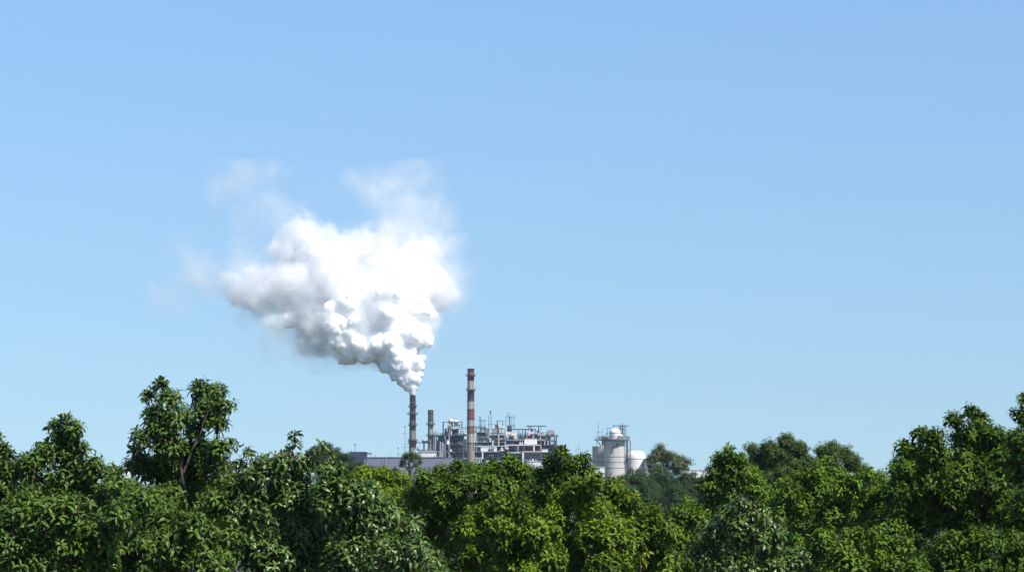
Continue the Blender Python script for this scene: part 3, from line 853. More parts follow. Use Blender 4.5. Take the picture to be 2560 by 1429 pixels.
# penthouse on top of left block
frame("slender upper frame with a thin top beam carrying the white globe tanks",
      [(1107, 1156, 1053.3, 0.8, "steel_blue"), (1120, 1150, 1064.5, 1.0, "steel_light"), (1112, 1167, 1070.5, 0.8, "steel_blue")],
      [(1107.5, 1053, 1087), (1154.3, 1053, 1071), (1123, 1064, 1087, "steel_light", 0.45), (1128.5, 1066, 1087, "white", 0.35), (1146, 1072, 1087, "steel_light"), (1147.5, 1075, 1086, "white", 0.3), (1112.5, 1070, 1087), (1115, 1072, 1087)],
      1606, 8, back=[(1130, 1071.5, 1146, 1086, "steel_blue"), (1119, 1065.6, 1127, 1086, "steel_light")], seed=4, railed=[(1108, 1124, 1086.3), (1146, 1166, 1070.3), (1120, 1150, 1064.4)],
      pipe_boxes=[(1109, 1074, 1164, 1086, 14), (1120, 1058, 1150, 1064, 4)])

def globe(label, px, py, r, Y, mat, leg_to, group="globe tanks on the steel frames", squash=1.0):
    c = P(px, py, Y)
    rr = r * S(Y)
    zl = P(px, leg_to, Y).z
    t = thing("globe_tank", label, "tank", (c.x, Y, zl), group)
    MB().sphere(c, rr, rr, rr * squash, 24, 14).build("shell", M[mat], t)
    MB().cyl((c.x, Y, zl), (c.x, Y, c.z - rr * squash * 0.55), rr * 0.86, rr * 0.84, 20).build("skirt", M[mat], t)
    MB().cyl((c.x, Y, c.z + rr * squash * 0.97), (c.x, Y, c.z + rr * squash + 0.5), 0.25, n=8).build("vent_pipe", M["steel_light"], t)
    return t


def drum(label, px0, px1, py, r, Y, mat, leg_to, group="horizontal drums of the works"):
    a, b = P(px0, py, Y), P(px1, py, Y)
    rr = r * S(Y)
    zl = P(px0, leg_to, Y).z
    t = thing("process_drum", label, "tank", ((a.x + b.x) / 2, Y, zl), group)
    mb = MB()
    L = b.x - a.x
    e = min(rr * 0.5, L * 0.3)
    mb.cyl((a.x + e, Y, a.z), (b.x - e, Y, a.z), rr, n=18, caps=False)
    for x in (a.x + e, b.x - e):
        mb.sphere((x, Y, a.z), e, rr, rr, 18, 10)
    mb.build("shell", M[mat], t)
    for x in (a.x + L * 0.25, a.x + L * 0.75):
        MB().box(x - 0.2, Y - rr * 0.7, zl, x + 0.2, Y + rr * 0.7, a.z - rr * 0.6).build("saddle", M["steel_blue"], t)
    return t


def vessel(label, px, py_top, py_bot, r, Y, mat, group="upright vessels of the works", cone=False, leg_to=None):
    a, b = P(px, py_bot, Y), P(px, py_top, Y)
    rr = r * S(Y)
    t = thing("process_vessel", label, "tank", (a.x, Y, P(px, leg_to or py_bot, Y).z), group)
    mb = MB()
    h = b.z - a.z
    d = min(rr * 0.45, h * 0.3)
    lo = [(rr * 0.25, a.z), (rr, a.z + h * 0.45)] if cone else [(rr, a.z)]
    mb.lathe(a.x, Y, lo + [(rr, b.z - d), (rr * 0.86, b.z - d * 0.45), (rr * 0.5, b.z - d * 0.1), (rr * 0.1, b.z)], 20)
    mb.build("shell", M[mat], t)
    MB().lathe(a.x, Y, [(rr * 1.0, b.z - d - 0.25), (rr * 1.06, b.z - d - 0.2), (rr * 1.06, b.z - d), (rr, b.z - d + 0.05)], 20).build("hoop", M["steel_light"], t)
    if leg_to:
        zl = P(px, leg_to, Y).z
        for k in range(4):
            an = math.pi / 4 + k * math.pi / 2
            MB().cyl((a.x + rr * .8 * math.cos(an), Y + rr * .8 * math.sin(an), zl), (a.x + rr * .8 * math.cos(an), Y + rr * .8 * math.sin(an), a.z + h * 0.5), 0.12, n=6).build("leg", M["steel_blue"], t)
    return t


def box_unit(name, label, px0, py0, px1, py1, Y, depth, mat, cat="equipment box", ribs=0, trim="steel_light", group=None):
    a, b = P(px0, py1, Y), P(px1, py0, Y)
    t = thing(name, label, cat, ((a.x + b.x) / 2, Y + depth / 2, a.z), group)
    mb = MB().box(a.x, Y, a.z, b.x, Y + depth, b.z)
    for i in range(1, ribs):
        x = a.x + (b.x - a.x) * i / ribs
        mb.box(x - 0.1, Y - 0.16, a.z + 0.05, x + 0.1, Y - 0.003, b.z - 0.05)
    mb.build("casing", M[mat], t)
    MB().box(a.x - 0.12, Y - 0.2, b.z + 0.003, b.x + 0.12, Y + depth + 0.12, b.z + 0.25).build("lid", M[trim], t)
    return t


globe("white globe tank, right of the pair above the short stack's neighbour frame", 1140.2, 1054.5, 6.0, 1609.5, "white", 1064)
globe("beige globe tank, left of the pair on the slender upper frame", 1127, 1052, 6.4, 1610, "cream", 1064)
box_unit("equipment_box", "small cream box under the beige globe tank", 1120.5, 1056.5, 1126.5, 1063, 1605.7, 2, "cream")
box_unit("equipment_box", "small white box hanging below the white globe tank", 1131, 1066, 1138.5, 1071.5, 1604.8, 1, "white")
drum("cream horizontal drum on the left block's top deck beside the tall stack", 1156, 1166.5, 1083.5, 2.2, 1597.5, "cream", 1086.5)
drum("long cream drum lying on the top deck left of the tall stack", 1137, 1147, 1083.8, 1.7, 1597.2, "cream", 1086.5)
drum("tiny white drum on the dark deck right of the short stack", 1101, 1107.5, 1082, 1.9, 1598, "cladding_pale", 1086.5)
vessel("white upright vessel on the middle deck of the left block", 1119.3, 1100, 1110, 3.5, 1595.6, "white")
drum("cream horizontal drum on the middle deck of the left block", 1144, 1157, 1106, 3.2, 1595.6, "cream", 1110.3)
box_unit("shipping_container", "orange red container standing on the lower deck of the left block", 1146, 1117.5, 1155, 1127.5, 1594.8, 2.5, "orange", "container", ribs=5, trim="orange")
box_unit("equipment_box", "small white box beside the pipes, left on the lower deck", 1124.5, 1121.5, 1129.5, 1127.8, 1595, 2, "white")
box_unit("concrete_wall_panel", "tall pale beige wall panel directly left of the tall stack's foot", 1156.8, 1098, 1166.3, 1128, 1594.6, 2, "concrete_pale", "wall panel", ribs=3, trim="concrete_pale")
box_unit("stack_plinth", "tan concrete block at the foot of the tall stack", 1160, 1129.7, 1158.9 + 24, 1142.4, 1600, 10, "concrete_tan", "plinth", trim="concrete_tan")
# the dark rounded duct tower
c = P(1103, 1140, 1603)
t = thing("process_tower", "wide dark round tower under the deck right of the short stack", "tower", (c.x, 1603, 0))
MB().lathe(c.x, 1603, [(2.9, 0), (2.9, P(0, 1104, 1603).z), (2.2, P(0, 1096, 1603).z), (2.0, P(0, 1090, 1603).z)], 24).build("shell", M["steel_blue"], t)
MB().box(c.x - 2.6, 1601.5, P(0, 1092.4, 1603).z, c.x + 4.5, 1604.5, P(0, 1089.2, 1603).z).build("duct", M["steel_dark"], t)
vessel("slim grey round column, leftmost of the row of pipes right of the white shed", 1100.5, 1103, 1142, 2.0, 1594, "steel_light", "row of upright pipes")
vessel("slim grey round column, second of the row of pipes right of the white shed", 1106.3, 1105, 1142, 1.5, 1594, "concrete_pale", "row of upright pipes")
vessel("slim grey round column, third of the row of pipes right of the white shed", 1109.6, 1110, 1142, 1.2, 1593.5, "steel_light", "row of upright pipes")
for k, px in enumerate((1085, 1089, 1093)):
    mast("vent_pipe", ["thin vent rod, first right of the short stack", "thin vent rod, second right of the short stack", "thin vent rod, third right of the short stack"][k], px, 1075.5, 1597, (), 0.16, 1086.5, "thin vent rods on the dark deck", cat="pipe")

# middle block, right of the tall stack
frame("cluttered steel frame with many thin decks right of the tall stack",
      [(1186, 1216, 1068, 0.9), (1186, 1214, 1079.4, 1.0), (1188, 1262, 1103.6, 1.2, "steel_light"), (1190, 1232, 1093.5, 0.8), (1226, 1258, 1082, 1.6, "steel_dark"), (1222, 1260, 1086, 1.4, "steel_light"), (1188, 1264, 1098.3, 1.4, "steel_blue"),
       (1200, 1250, 1113.3, 1.6, "slab_pale"), (1164, 1192, 1115, 1.0, "steel_light")],
      [(1191.5, 1079, 1128, "steel_light", 0.32), (1220.3, 1082, 1113, "steel_light", 0.25), (1246.6, 1087, 1115, "cream", 0.35), (1262, 1070, 1100, "steel_light"), (1265, 1098, 1130, "steel_blue"), (1231.5, 1104.8, 1113, "white", 0.3), (1188, 1115, 1129)],
      1600, 11, back=[(1223, 1087.6, 1262, 1098), (1194, 1095, 1222, 1098, "steel_blue"), (1235, 1100, 1262, 1113), (1186, 1105, 1232, 1113), (1186, 1116.2, 1205, 1128), (1242, 1115, 1262, 1130), (1193, 1081, 1216, 1091, "steel_blue")], seed=5,
      railed=[(1187, 1214, 1068), (1190, 1232, 1093.4), (1222, 1260, 1086), (1194, 1262, 1098.2)],
      pipe_boxes=[(1190, 1081, 1220, 1093, 16), (1192, 1094.5, 1230, 1103, 20), (1194, 1105, 1245, 1113, 22), (1224, 1088, 1260, 1098, 10), (1188, 1117, 1204, 1127, 8), (1242, 1117, 1262, 1128, 8), (1188, 1070, 1214, 1079, 9)])
box_unit("machine_house", "blue grey ribbed machine house on the deck of the cluttered frame", 1229, 1071.8, 1256, 1081.8, 1602, 6, "cladding_pale", "machine house", ribs=8)
box_unit("equipment_box", "pale vertical box on the right end of the ribbed machine house", 1248, 1070, 1252, 1082.2, 1601, 2, "cream")
box_unit("equipment_box", "dark blue grey cabinet above the ribbed machine house", 1237.5, 1061, 1246, 1071.5, 1603, 3, "steel_blue")
box_unit("equipment_box", "pinkish grey cabinet left of the ribbed machine house", 1215.5, 1071, 1224, 1081.8, 1602, 4, "concrete_tan")
globe("small white globe tank on top of the ribbed machine house", 1247.5, 1064.2, 3.1, 1602.5, "cream", 1071.4)
drum("cream drum on the ribbed machine house, right of its small white globe", 1252, 1261, 1067.8, 2.2, 1603, "cream", 1071.4)
box_unit("equipment_box", "dull yellow skid box on the deck left of the globe row", 1248, 1095, 1256.5, 1098.1, 1599.5, 2, "yellow", trim="yellow")
vessel("pale upright vessel in the pipe maze right of the tall stack", 1225, 1093.5, 1103.5, 2.3, 1599, "concrete_pale")
for k, (a_, b_) in enumerate(((1202, 1209.5), (1209.9, 1216.5), (1216.9, 1223.5), (1224, 1228.5), (1229, 1233.3), (1234, 1242))):
    box_unit("wall_panel", ["wide white wall panel, leftmost under the pale slab", "white wall panel, second from left under the pale slab", "white wall panel, third from left under the pale slab", "narrow white wall panel left of the dark pipes",
                            "narrow white wall panel between the dark pipes", "white wall panel, rightmost under the pale slab"][k], a_, 1117, b_, 1127.2, 1599.2, 1.0, "white", "wall panel", trim="white", group="white wall panels under the pale slab")
for k, px in enumerate((1223.8, 1228.8, 1233.7)):
    t = thing("slanted_pipe", ["slanted dark pipe, left of three before the white panels", "slanted dark pipe, middle of three before the white panels", "slanted dark pipe, right of three before the white panels"][k], "pipe", P(px, 1128, 1598.4), "slanted dark pipes")
    MB().tube([P(px - 1.2, 1128, 1598.4), P(px, 1122, 1598.4), P(px + 1.0, 1117, 1598.4)], [0.28, 0.28, 0.28], 8).build("pipe", M["steel_dark"], t)
    MB().cyl(P(px - 0.1, 1122.4, 1598.4), P(px + 0.1, 1121.6, 1598.4), 0.42, n=10).build("flange", M["steel_blue"], t)


def rig(label, posts, beams, Y, group="pipe rigs on top of the works"):
    mx = sum(p[0] for p in posts) / len(posts)
    t = thing("pipe_rig", label, "rig", P(mx, max(p[2] for p in posts), Y), group)
    for p in posts:
        w = p[3] if len(p) > 3 else 0.16
        MB().cyl(P(p[0], p[2], Y), P(p[0], p[1], Y), w, n=8).build("post", M["steel_blue"], t)
    for x0, x1, y, th in beams:
        MB().pbox(x0, y, x1, y + th, Y - 0.6, 1.2).build("beam", M["steel_dark"], t)
    return t


rig("pipe rig with two tall rods and a crossbeam just right of the tall stack", [(1197.8, 1040, 1068), (1201.5, 1040, 1080, .22), (1204.6, 1050, 1064), (1211.8, 1050, 1080, .2), (1191, 1064, 1080)],
    [(1197, 1215, 1049.5, 1.3), (1197, 1205, 1063, 1.5), (1188, 1215.5, 1067.2, 1.2)], 1604)
rig("tall twin pole rig with a boxy head on its right pole", [(1222, 1039, 1072, .18), (1227.6, 1036, 1070, .2)], [(1221, 1235, 1059.4, .8)], 1605)
t = thing("pole_head", "dark boxy lamp head on top of the twin pole rig", "lamp head", P(1226.2, 1036, 1605))
MB().pbox(1224.2, 1026, 1228.4, 1030.5, 1604.4, 1.2).build("head", M["steel_blue"], t)
MB().pbox(1224.6, 1031, 1227.2, 1036, 1604.6, 0.8).build("bracket", M["steel_blue"], t)
rig("low square rig over the ribbed machine house", [(1242.3, 1051, 1071, .2), (1244, 1051, 1062), (1256, 1051, 1071)], [(1241, 1260.5, 1050.8, 1.0), (1256, 1261.5, 1059.3, .7)], 1606)
rig("big four post rig with a thick central mast and two top rods", [(1264.7, 1041, 1063), (1273.8, 1041, 1072, .4), (1279.5, 1041, 1063), (1285.2, 1041, 1072, .18), (1269.5, 1030.5, 1041, .13), (1272.8, 1030.5, 1041, .13)],
    [(1264, 1287.5, 1040.2, 1.1), (1264.5, 1288, 1062.6, 1.7)], 1605)
box_unit("equipment_box", "small blue grey hopper box under the four post rig", 1268, 1066, 1279.5, 1078, 1605, 3, "steel_blue")

# right block
frame("long steel frame with globe tanks and dark top deck, right of the works",
      [(1267, 1340, 1071.3, 1.5, "steel_dark"), (1262, 1393, 1099.6, 2.0, "steel_blue"), (1342, 1397, 1089, 1.7, "steel_dark"), (1263, 1350, 1096.8, 1.2, "concrete_tan"), (1345, 1363, 1098, 1.2, "cream")],
      [(1296.2, 1072, 1099), (1306.3, 1072, 1099), (1313.5, 1072, 1099, "steel_dark", 0.35), (1338, 1072, 1097, "steel_dark"), (1351, 1090.7, 1099, "cream", 0.25), (1365.5, 1090.7, 1100, "steel_light", 0.25), (1387.3, 1090.7, 1124, "steel_blue", 0.22), (1391.6, 1090.7, 1124, "steel_blue", 0.26),
       (1333.5, 1088, 1097, "cream", 0.25), (1352, 1101, 1112, "steel_light", 0.2), (1362, 1101, 1112, "white", 0.2), (1370, 1101, 1112, "white", 0.25), (1376, 1101, 1112, "steel_light", 0.2)],
      1604, 12, back=[(1266, 1101.7, 1310, 1110), (1344, 1091, 1377, 1099.4), (1343, 1101.8, 1376, 1112), (1296, 1089, 1313, 1097), (1318, 1084, 1345, 1097, "steel_blue"), (1273, 1090, 1290, 1097), (1354, 1112, 1400, 1122, "cladding_dark")], seed=6,
      railed=[(1343, 1396, 1089), (1345, 1392, 1099.5), (1264, 1312, 1096.7)],
      pipe_boxes=[(1298, 1080, 1345, 1097, 26), (1346, 1091, 1376, 1099, 9), (1345, 1102, 1390, 1112, 14), (1268, 1102, 1310, 1110, 9), (1266, 1085, 1295, 1097, 8), (1344, 1083, 1392, 1089, 12)])
t = thing("overhead_crane", "dark overhead gantry crane on stout legs, topmost at the right of the works", "crane", P(1340, 1085, 1606))
MB().pbox(1315, 1063.3, 1366.3, 1065.4, 1606, 2.0).build("beam", M["steel_dark"], t)
for px, w in ((1320.8, 1.3), (1346.5, 2.4)):
    MB().pbox(px - w / 2, 1065.4, px + w / 2, 1080 if w > 2 else 1076, 1606.3, 1.2).build("leg", M["steel_dark"], t)
MB().tube([P(1325, 1065.4, 1606.8), P(1329, 1072, 1606.8), P(1330, 1078, 1606.8)], [.3, .3, .3], 8).build("strut", M["steel_dark"], t)
MB().tube([P(1352.5, 1065.4, 1606.8), P(1352.7, 1072, 1606.8), P(1349, 1075, 1606.8)], [.18, .18, .18], 8).build("hose", M["steel_blue"], t)
MB().pbox(1341.5, 1075.5, 1348.6, 1080, 1605.9, 2.2).build("trolley", M["steel_dark"], t)
MB().pbox(1327, 1074, 1332, 1078, 1605.9, 2.2).build("trolley", M["steel_dark"], t)
globe("white vessel, leftmost of the pinkish globe row", 1265.6, 1083, 2.4, 1602, "white", 1089, squash=1.5)
globe("pale globe tank, second of the pinkish globe row", 1271.5, 1084, 4.2, 1603, "cream", 1089)
globe("pink globe tank, third of the pinkish globe row", 1278.5, 1086, 5.0, 1602, "pink", 1089, squash=0.85)
globe("widest pink globe tank, right end of the pinkish globe row", 1285, 1086.5, 6.0, 1604, "pink", 1089, squash=0.8)
vessel("pinkish hopper hanging below the globe row at its left", 1266.5, 1088, 1096.5, 3.0, 1602, "pink", "cone hoppers below the globe row", cone=True, leg_to=1096.8)
vessel("dark hopper in the middle below the globe row", 1277, 1089, 1096.5, 3.6, 1603, "steel_dark", "cone hoppers below the globe row", cone=True, leg_to=1096.8)
vessel("pale grey hopper below the right end of the globe row", 1286.8, 1087.5, 1096.3, 4.2, 1602, "concrete_pale", "cone hoppers below the globe row", cone=False)
globe("pinkish white globe tank on a leg under the gantry crane", 1321.5, 1082.8, 3.8, 1603, "pink", 1088, squash=1.1)
drum("pale green grey drum right of the pinkish globe under the crane", 1324.5, 1338, 1083.5, 3.0, 1604, "cladding_pale", 1087.5)
box_unit("equipment_box", "pale box tank on the right deck, nearest the crane", 1349, 1080.5, 1359, 1088.6, 1604.5, 4, "cladding_pale")
box_unit("equipment_box", "wide grey cabinet with dark louvres at the right end of the top deck", 1364, 1080, 1387, 1088.6, 1606, 5, "concrete_pale")
box_unit("equipment_box", "low pale box stacked on the wide grey cabinet", 1368.5, 1075.5, 1384, 1079.4, 1607, 4, "concrete_pale")
for k, (a_, b_) in enumerate(((1365, 1373), (1377.5, 1386.2))):
    t = thing("louvre_panel", ["dark louvre panel, left one on the wide grey cabinet", "dark louvre panel, right one on the wide grey cabinet"][k], "louvre", P((a_ + b_) / 2, 1087, 1605.7), "dark louvre panels")
    MB().pbox(a_, 1083.6, b_, 1086.4, 1605.75, 0.2).build("frame", M["steel_blue"], t)
    lm = MB()
    for j in range(4):
        lm.pbox(a_ + .3, 1083.8 + j * .65, b_ - .3, 1084.2 + j * .65, 1605.6, 0.14)
    lm.build("slats", M["steel_dark"], t)
box_unit("louvred_house", "white ribbed box house in the middle of the long steel frame", 1311.5, 1096, 1342.2, 1109.5, 1601.5, 6, "white", "machine house", ribs=7)
box_unit("equipment_box", "small white cabinet left of the white ribbed box house", 1299, 1104, 1301.6, 1110.5, 1602.5, 1.2, "white")
box_unit("equipment_box", "second small white cabinet, touching the white ribbed box house side", 1304, 1104, 1307.6, 1110.5, 1602.5, 1.2, "white")

# front halls under the right block
def hall(label, x0, x1, y0, th, yb, Y, depth, slab, cols, wall="cladding_dark", seed=0, n=8):
    a, b = P(x0, y0, Y), P(x1, y0, Y)
    t = thing("open_hall", label, "hall", ((a.x + b.x) / 2, Y + depth / 2, 0), "open halls along the front of the works")
    MB().pbox(x0, y0, x1, y0 + th, Y, depth).build("roof_slab", M[slab], t)
    z = P(0, y0 + th, Y).z
    MB().box(a.x + 0.2, Y + depth * 0.5, 0, b.x - 0.2, Y + depth - 0.1, z - 0.003).build("inner_wall", M[wall], t)
    for px, w, mat in cols:
        c = P(px, 0, Y).x
        MB().box(c - w, Y + 0.15, 0, c + w, Y + 0.15 + 2 * w, z - 0.003).build("column", M[mat], t)
    pipes(t, x0 + 2, y0 + th + 1, x1 - 2, yb, Y + 0.6, depth * 0.4, n, random.Random(seed), 0.1, 0.25)
    return t


hall("wide open hall under a whitish slab, below the white ribbed box house", 1269.5, 1352.5, 1110.6, 2.6, 1125, 1592, 14, "slab_pale", [(1270.5, .3, "steel_blue"), (1290.5, .22, "steel_blue"), (1295.3, .35, "steel_light"), (1310, .18, "steel_blue"), (1334, .42, "white"), (1351.6, .45, "steel_light")], seed=11)
hall("open hall with a peach coloured fascia and a white end column", 1304, 1354, 1126.8, 2.6, 1150, 1578, 10, "slab_orange", [(1307.2, .55, "white")], wall="cladding_grey", seed=12, n=5)
box_unit("lintel_beam", "long pale beam under the peach coloured fascia", 1309, 1131.6, 1352, 1133.2, 1578.5, 1.5, "steel_light", "beam")
hall("low hall with a white edge left of the peach fascia, behind the trees", 1268, 1304, 1129.5, 2.2, 1140, 1583, 10, "white", [(1286, .25, "steel_light")], seed=13, n=8)
box_unit("equipment_box", "cream block at the right end of the peach fascia", 1355, 1121.5, 1370, 1129.5, 1578, 5, "white")
building("low_wall", "bright white low wall at the foot of the works between the trees", 1318, 1153, 1360, 1566, 4, "white", "white", cat="wall", parapet=0.3)
for k, px in enumerate((1325, 1331.8, 1339.5)):
    vessel(["small white upright tank, left of three before the grey hall wall", "round white upright tank, middle of three before the grey hall wall", "small white upright tank, right of three before the grey hall wall"][k], px, 1147 if k != 1 else 1146, 1152.6, 1.0 if k != 1 else 2.2, 1574, "white", "small white tanks before the hall")
globe("cream globe at the tree tops below the pale slab", 1254.5, 1120.5, 2.6, 1596, "cream", 1125)
box_unit("equipment_box", "white box with red stripe at the tree tops, left of the wide open hall", 1264.5, 1117.5, 1271, 1122, 1591, 2, "white", trim="orange")
drum("cream drum just above the tree tops below the cluttered frame", 1250, 1262, 1125.5, 2.3, 1594, "cream", 1129)
hall("grey base hall with small white windows under the left block", 1155, 1215, 1145.6, 1.2, 1152, 1590, 8, "cladding_grey", [(1160 + 4.5 * i, .22, "white") for i in range(11)], seed=14, n=5)

building("base_building", "plain dark grey base block behind the right end of the halls", 1262, 1121, 1403, 1618, 6, "cladding_dark", "steel_blue", parapet=0.3)
# --- silo and tanks ------------------------------------------------------------
Ys = 1585.0
ss = S(Ys)
c = P(1535.8, 1100, Ys)
r = 26.7 * ss
zt = P(0, 1100, Ys).z
silo = thing("concrete_silo", "round concrete silo with a wide rimmed platform and white dome on top", "silo", (c.x, Ys, 0))
prof = [(r, 0)]
mb = MB().lathe(c.x, Ys, [(r, 0), (r, zt)], 48)
mb.build("shaft", M["concrete_pale"], silo)
for py in (1141, 1154.5, 1168.8):
    z = P(0, py, Ys - r).z
    MB().lathe(c.x, Ys, [(r + .01, z - .22), (r + .1, z - .2), (r + .1, z + .2), (r + .01, z + .22)], 48).build("band_ring", M["concrete_tan"], silo)
ro = 38.5 * ss
pf = MB().lathe(c.x, Ys, [(r, zt - 0.5), (ro * 0.97, zt + .003), (ro, zt + .003), (ro, zt + 0.75), (r * .5, zt + 0.75)], 40).build("platform", M["steel_blue"], silo)
a, b = P(1485.5, 1099, Ys), P(1506, 1096.5, Ys)
ext = MB().box(a.x, Ys - 4.5, zt + 0.1, P(1500, 0, Ys).x, Ys + 1.5, zt + 0.7)
e = ext.build("side_platform", M["steel_dark"], silo)
rb = MB()
zr = zt + 0.75
for hh in (.65, 1.3, 1.9):
    rb.tube([(c.x + (ro - .15) * math.cos(2 * math.pi * i / 32), Ys + (ro - .15) * math.sin(2 * math.pi * i / 32), zr + hh) for i in range(33)], [.08] * 33, 5)
for i in range(32):
    tt = 2 * math.pi * i / 32
    rb.cyl((c.x + (ro - .15) * math.cos(tt), Ys + (ro - .15) * math.sin(tt), zr), (c.x + (ro - .15) * math.cos(tt), Ys + (ro - .15) * math.sin(tt), zr + 1.95), .08, n=5)
rail(rb, a.x, P(1500, 0, Ys).x, Ys - 4.4, zt + .7, 1.9, 2.0, .07)
rb.build("railing", M["steel_blue"], silo)
scr = MB()
for t0, t1, hgt in ((-1.35, -0.25, 1.7), (-2.6, -2.0, 1.6)):
    k = 8
    for i in range(k):
        a0, a1 = t0 + (t1 - t0) * i / k, t0 + (t1 - t0) * (i + 1) / k - .01
        scr._add([(c.x + (ro - .4) * math.cos(x), Ys + (ro - .4) * math.sin(x), z) for x, z in ((a0, zr), (a1, zr), (a1, zr + hgt), (a0, zr + hgt))] +
                 [(c.x + (ro - .55) * math.cos(x), Ys + (ro - .55) * math.sin(x), z) for x, z in ((a0, zr), (a1, zr), (a1, zr + hgt), (a0, zr + hgt))],
                 [(0, 1, 2, 3), (7, 6, 5, 4), (3, 2, 6, 7), (0, 3, 7, 4), (1, 5, 6, 2)], 0, False)
scr.build("screen_panel", M["concrete_pale"], silo)
cd = P(1534, 0, Ys).x
rd = 14.4 * ss
zs = P(0, 1081.5, Ys).z
dome = MB().lathe(cd, Ys, [(rd, zr - .2), (rd, zs)] + [(rd * math.cos(x), zs + rd * .82 * math.sin(x)) for x in np.linspace(.08, 1.5, 12)], 40).build("dome", M["white"], silo)
hp = MB().lathe(cd, Ys, [(rd + .01, zs - .15), (rd + .12, zs - .1), (rd + .12, zs + .1), (rd + .01, zs + .15)], 40).build("hoop", M["steel_light"])
hp.location = hp.location - wloc(dome); hp.parent = dome
MB().cyl((c.x + 20 * ss, Ys - 4, zr + 1.6), (c.x + 11 * ss, Ys - 4, zr + 1.9), 1.4, n=18).build("side_drum", M["cream"], silo)
MB().cyl((c.x - 24 * ss, Ys - 3, zr + .9), (c.x - 17 * ss, Ys - 3, zr + .9), 1.1, n=16).build("side_drum", M["cladding_pale"], silo)
for x0, y0, x1, y1 in ((1492.5, 1100, 1502.5, 1115),):
    MB().cyl(P(x0, y0, Ys - 3.5), P(x1, y1, Ys - 3.5), .3, n=8).build("brace", M["steel_dark"], silo)
MB().cyl(P(1491.2, 1100, Ys - 3.8), P(1491.2, 1116, Ys - 3.8), .14, n=6).build("hanger", M["steel_blue"], silo)
MB().pbox(1504.5, 1100.5, 1508.5, 1113, Ys - 3, 2.5).build("duct", M["steel_dark"], silo)
for px, mat, rr in ((1561.3, "steel_blue", .35), (1564.2, "steel_dark", .3), (1570.8, "steel_blue", .32)):
    x = P(px, 0, Ys).x
    MB().cyl((x, Ys - 3.0, 0), (x, Ys - 3.0, zt - .1), rr, n=8).build("downpipe", M[mat], silo)
MB().pbox(1564.5, 1146, 1576, 1148.2, Ys - 4.2, 2).build("pipe_bracket", M["steel_dark"], silo)
MB().pbox(1563.5, 1148.2, 1565, 1153, Ys - 4.2, 1).build("pipe_bracket", M["steel_dark"], silo)
zf = Ys - math.sqrt(max(.1, r * r - (4.5 * ss) ** 2))
for bx in ((1530.5, 1116, 1532.6, 1129, zf - .5, .7), (1555.2, 1117, 1556.6, 1131, Ys - r * .62, .8), (1531, 1114.8, 1545, 1116.2, Ys - r - .35, .6), (1542, 1107, 1545.4, 1114.7, Ys - r - .5, .7)):
    MB().pbox(*bx).build("wall_duct", M["concrete_grey"], silo)
MB().pbox(1521, 1148, 1523.2, 1150.4, Ys - r * .86 - .3, .8).build("hatch", M["steel_dark"], silo)

rig("open pipe tower with a flat top bar behind the silo dome", [(1533.4, 1060, 1097, .16), (1551, 1063, 1097, .3), (1556, 1063, 1097, .4), (1561, 1063, 1097, .2), (1564.8, 1063, 1097, .2), (1548, 1058, 1075, .15), (1555.5, 1057.5, 1064, .3)],
    [(1533, 1573, 1062.6, 1.6), (1514.5, 1531, 1069.2, .8), (1546, 1560, 1072, .8), (1548, 1562, 1083, 1.0)], Ys + 5)
tw = MB()
for k in range(5):
    y0 = 1064 + k * 6.5
    tw.cyl(P(1551, y0, Ys + 5), P(1561, y0 + 6.5, Ys + 5), .13, n=6)
    tw.cyl(P(1561, y0, Ys + 5), P(1551, y0 + 6.5, Ys + 5), .13, n=6)
t = thing("lattice_bracing", "crossed bars of the pipe tower behind the silo dome", "bracing", P(1556, 1097, Ys + 5)); tw.build("bracing", M["steel_blue"], t)
mast("antenna_mast", "tall thin mast with one crossarm on the silo's left platform", 1496, 1051, Ys - 2, [(1080, 1491.5, 1502)], .15, 1097)
mast("antenna_mast", "thinner rod right of the tall mast on the silo platform", 1506.2, 1070, Ys - 2, (), .14, 1097)
mast("antenna_mast", "leaning short rod at the far left edge of the silo platform", 1492.5, 1089, Ys - 3, (), .13, 1098)
# pipe arch over the dome
t = thing("pipe_arch", "thin pipe looping round the left of the silo dome", "pipe", P(1517, 1097, Ys - 3))
MB().tube([P(1516, 1097, Ys - 3), P(1515, 1088, Ys - 3), P(1516.5, 1083, Ys - 3), P(1519.5, 1081, Ys - 3)], [.3] * 4, 8).build("pipe", M["steel_blue"], t)
MB().tube([P(1519, 1097, Ys - 3), P(1519, 1068, Ys - 3)], [.13] * 2, 6).build("stay", M["steel_blue"], t)


def tank(label, px, r_px, y_sh, y_top, Y, mat, bands=(), lip=None, flat=False):
    cx = P(px, 0, Y).x
    rr = r_px * S(Y)
    zsh, ztp = P(0, y_sh, Y).z, P(0, y_top, Y).z
    t = thing("storage_tank", label, "tank", (cx, Y, 0), "storage tanks by the silo")
    if flat:
        pr = [(rr, 0), (rr, ztp), (rr * .97, ztp + .25)]
    else:
        pr = [(rr, 0), (rr, zsh)] + [(rr * (0.42 + .58 * math.cos(x)), zsh + (ztp - zsh) * math.sin(x)) for x in np.linspace(.12, math.pi / 2, 12)]
    MB().lathe(cx, Y, pr, 48).build("shell", M[mat], t)
    for py in bands:
        z = P(0, py, Y - rr).z
        MB().lathe(cx, Y, [(rr + .01, z - .15), (rr + .07, z - .12), (rr + .07, z + .12), (rr + .01, z + .15)], 48).build("band_ring", M["concrete_grey"], t)
    if lip:
        a, b = P(lip[0], lip[2], Y), P(lip[1], lip[2], Y)
        MB().box(a.x, Y - 2, a.z - .5, b.x, Y + 2, a.z + .1).build("walkway", M["steel_light"], t)
    return t


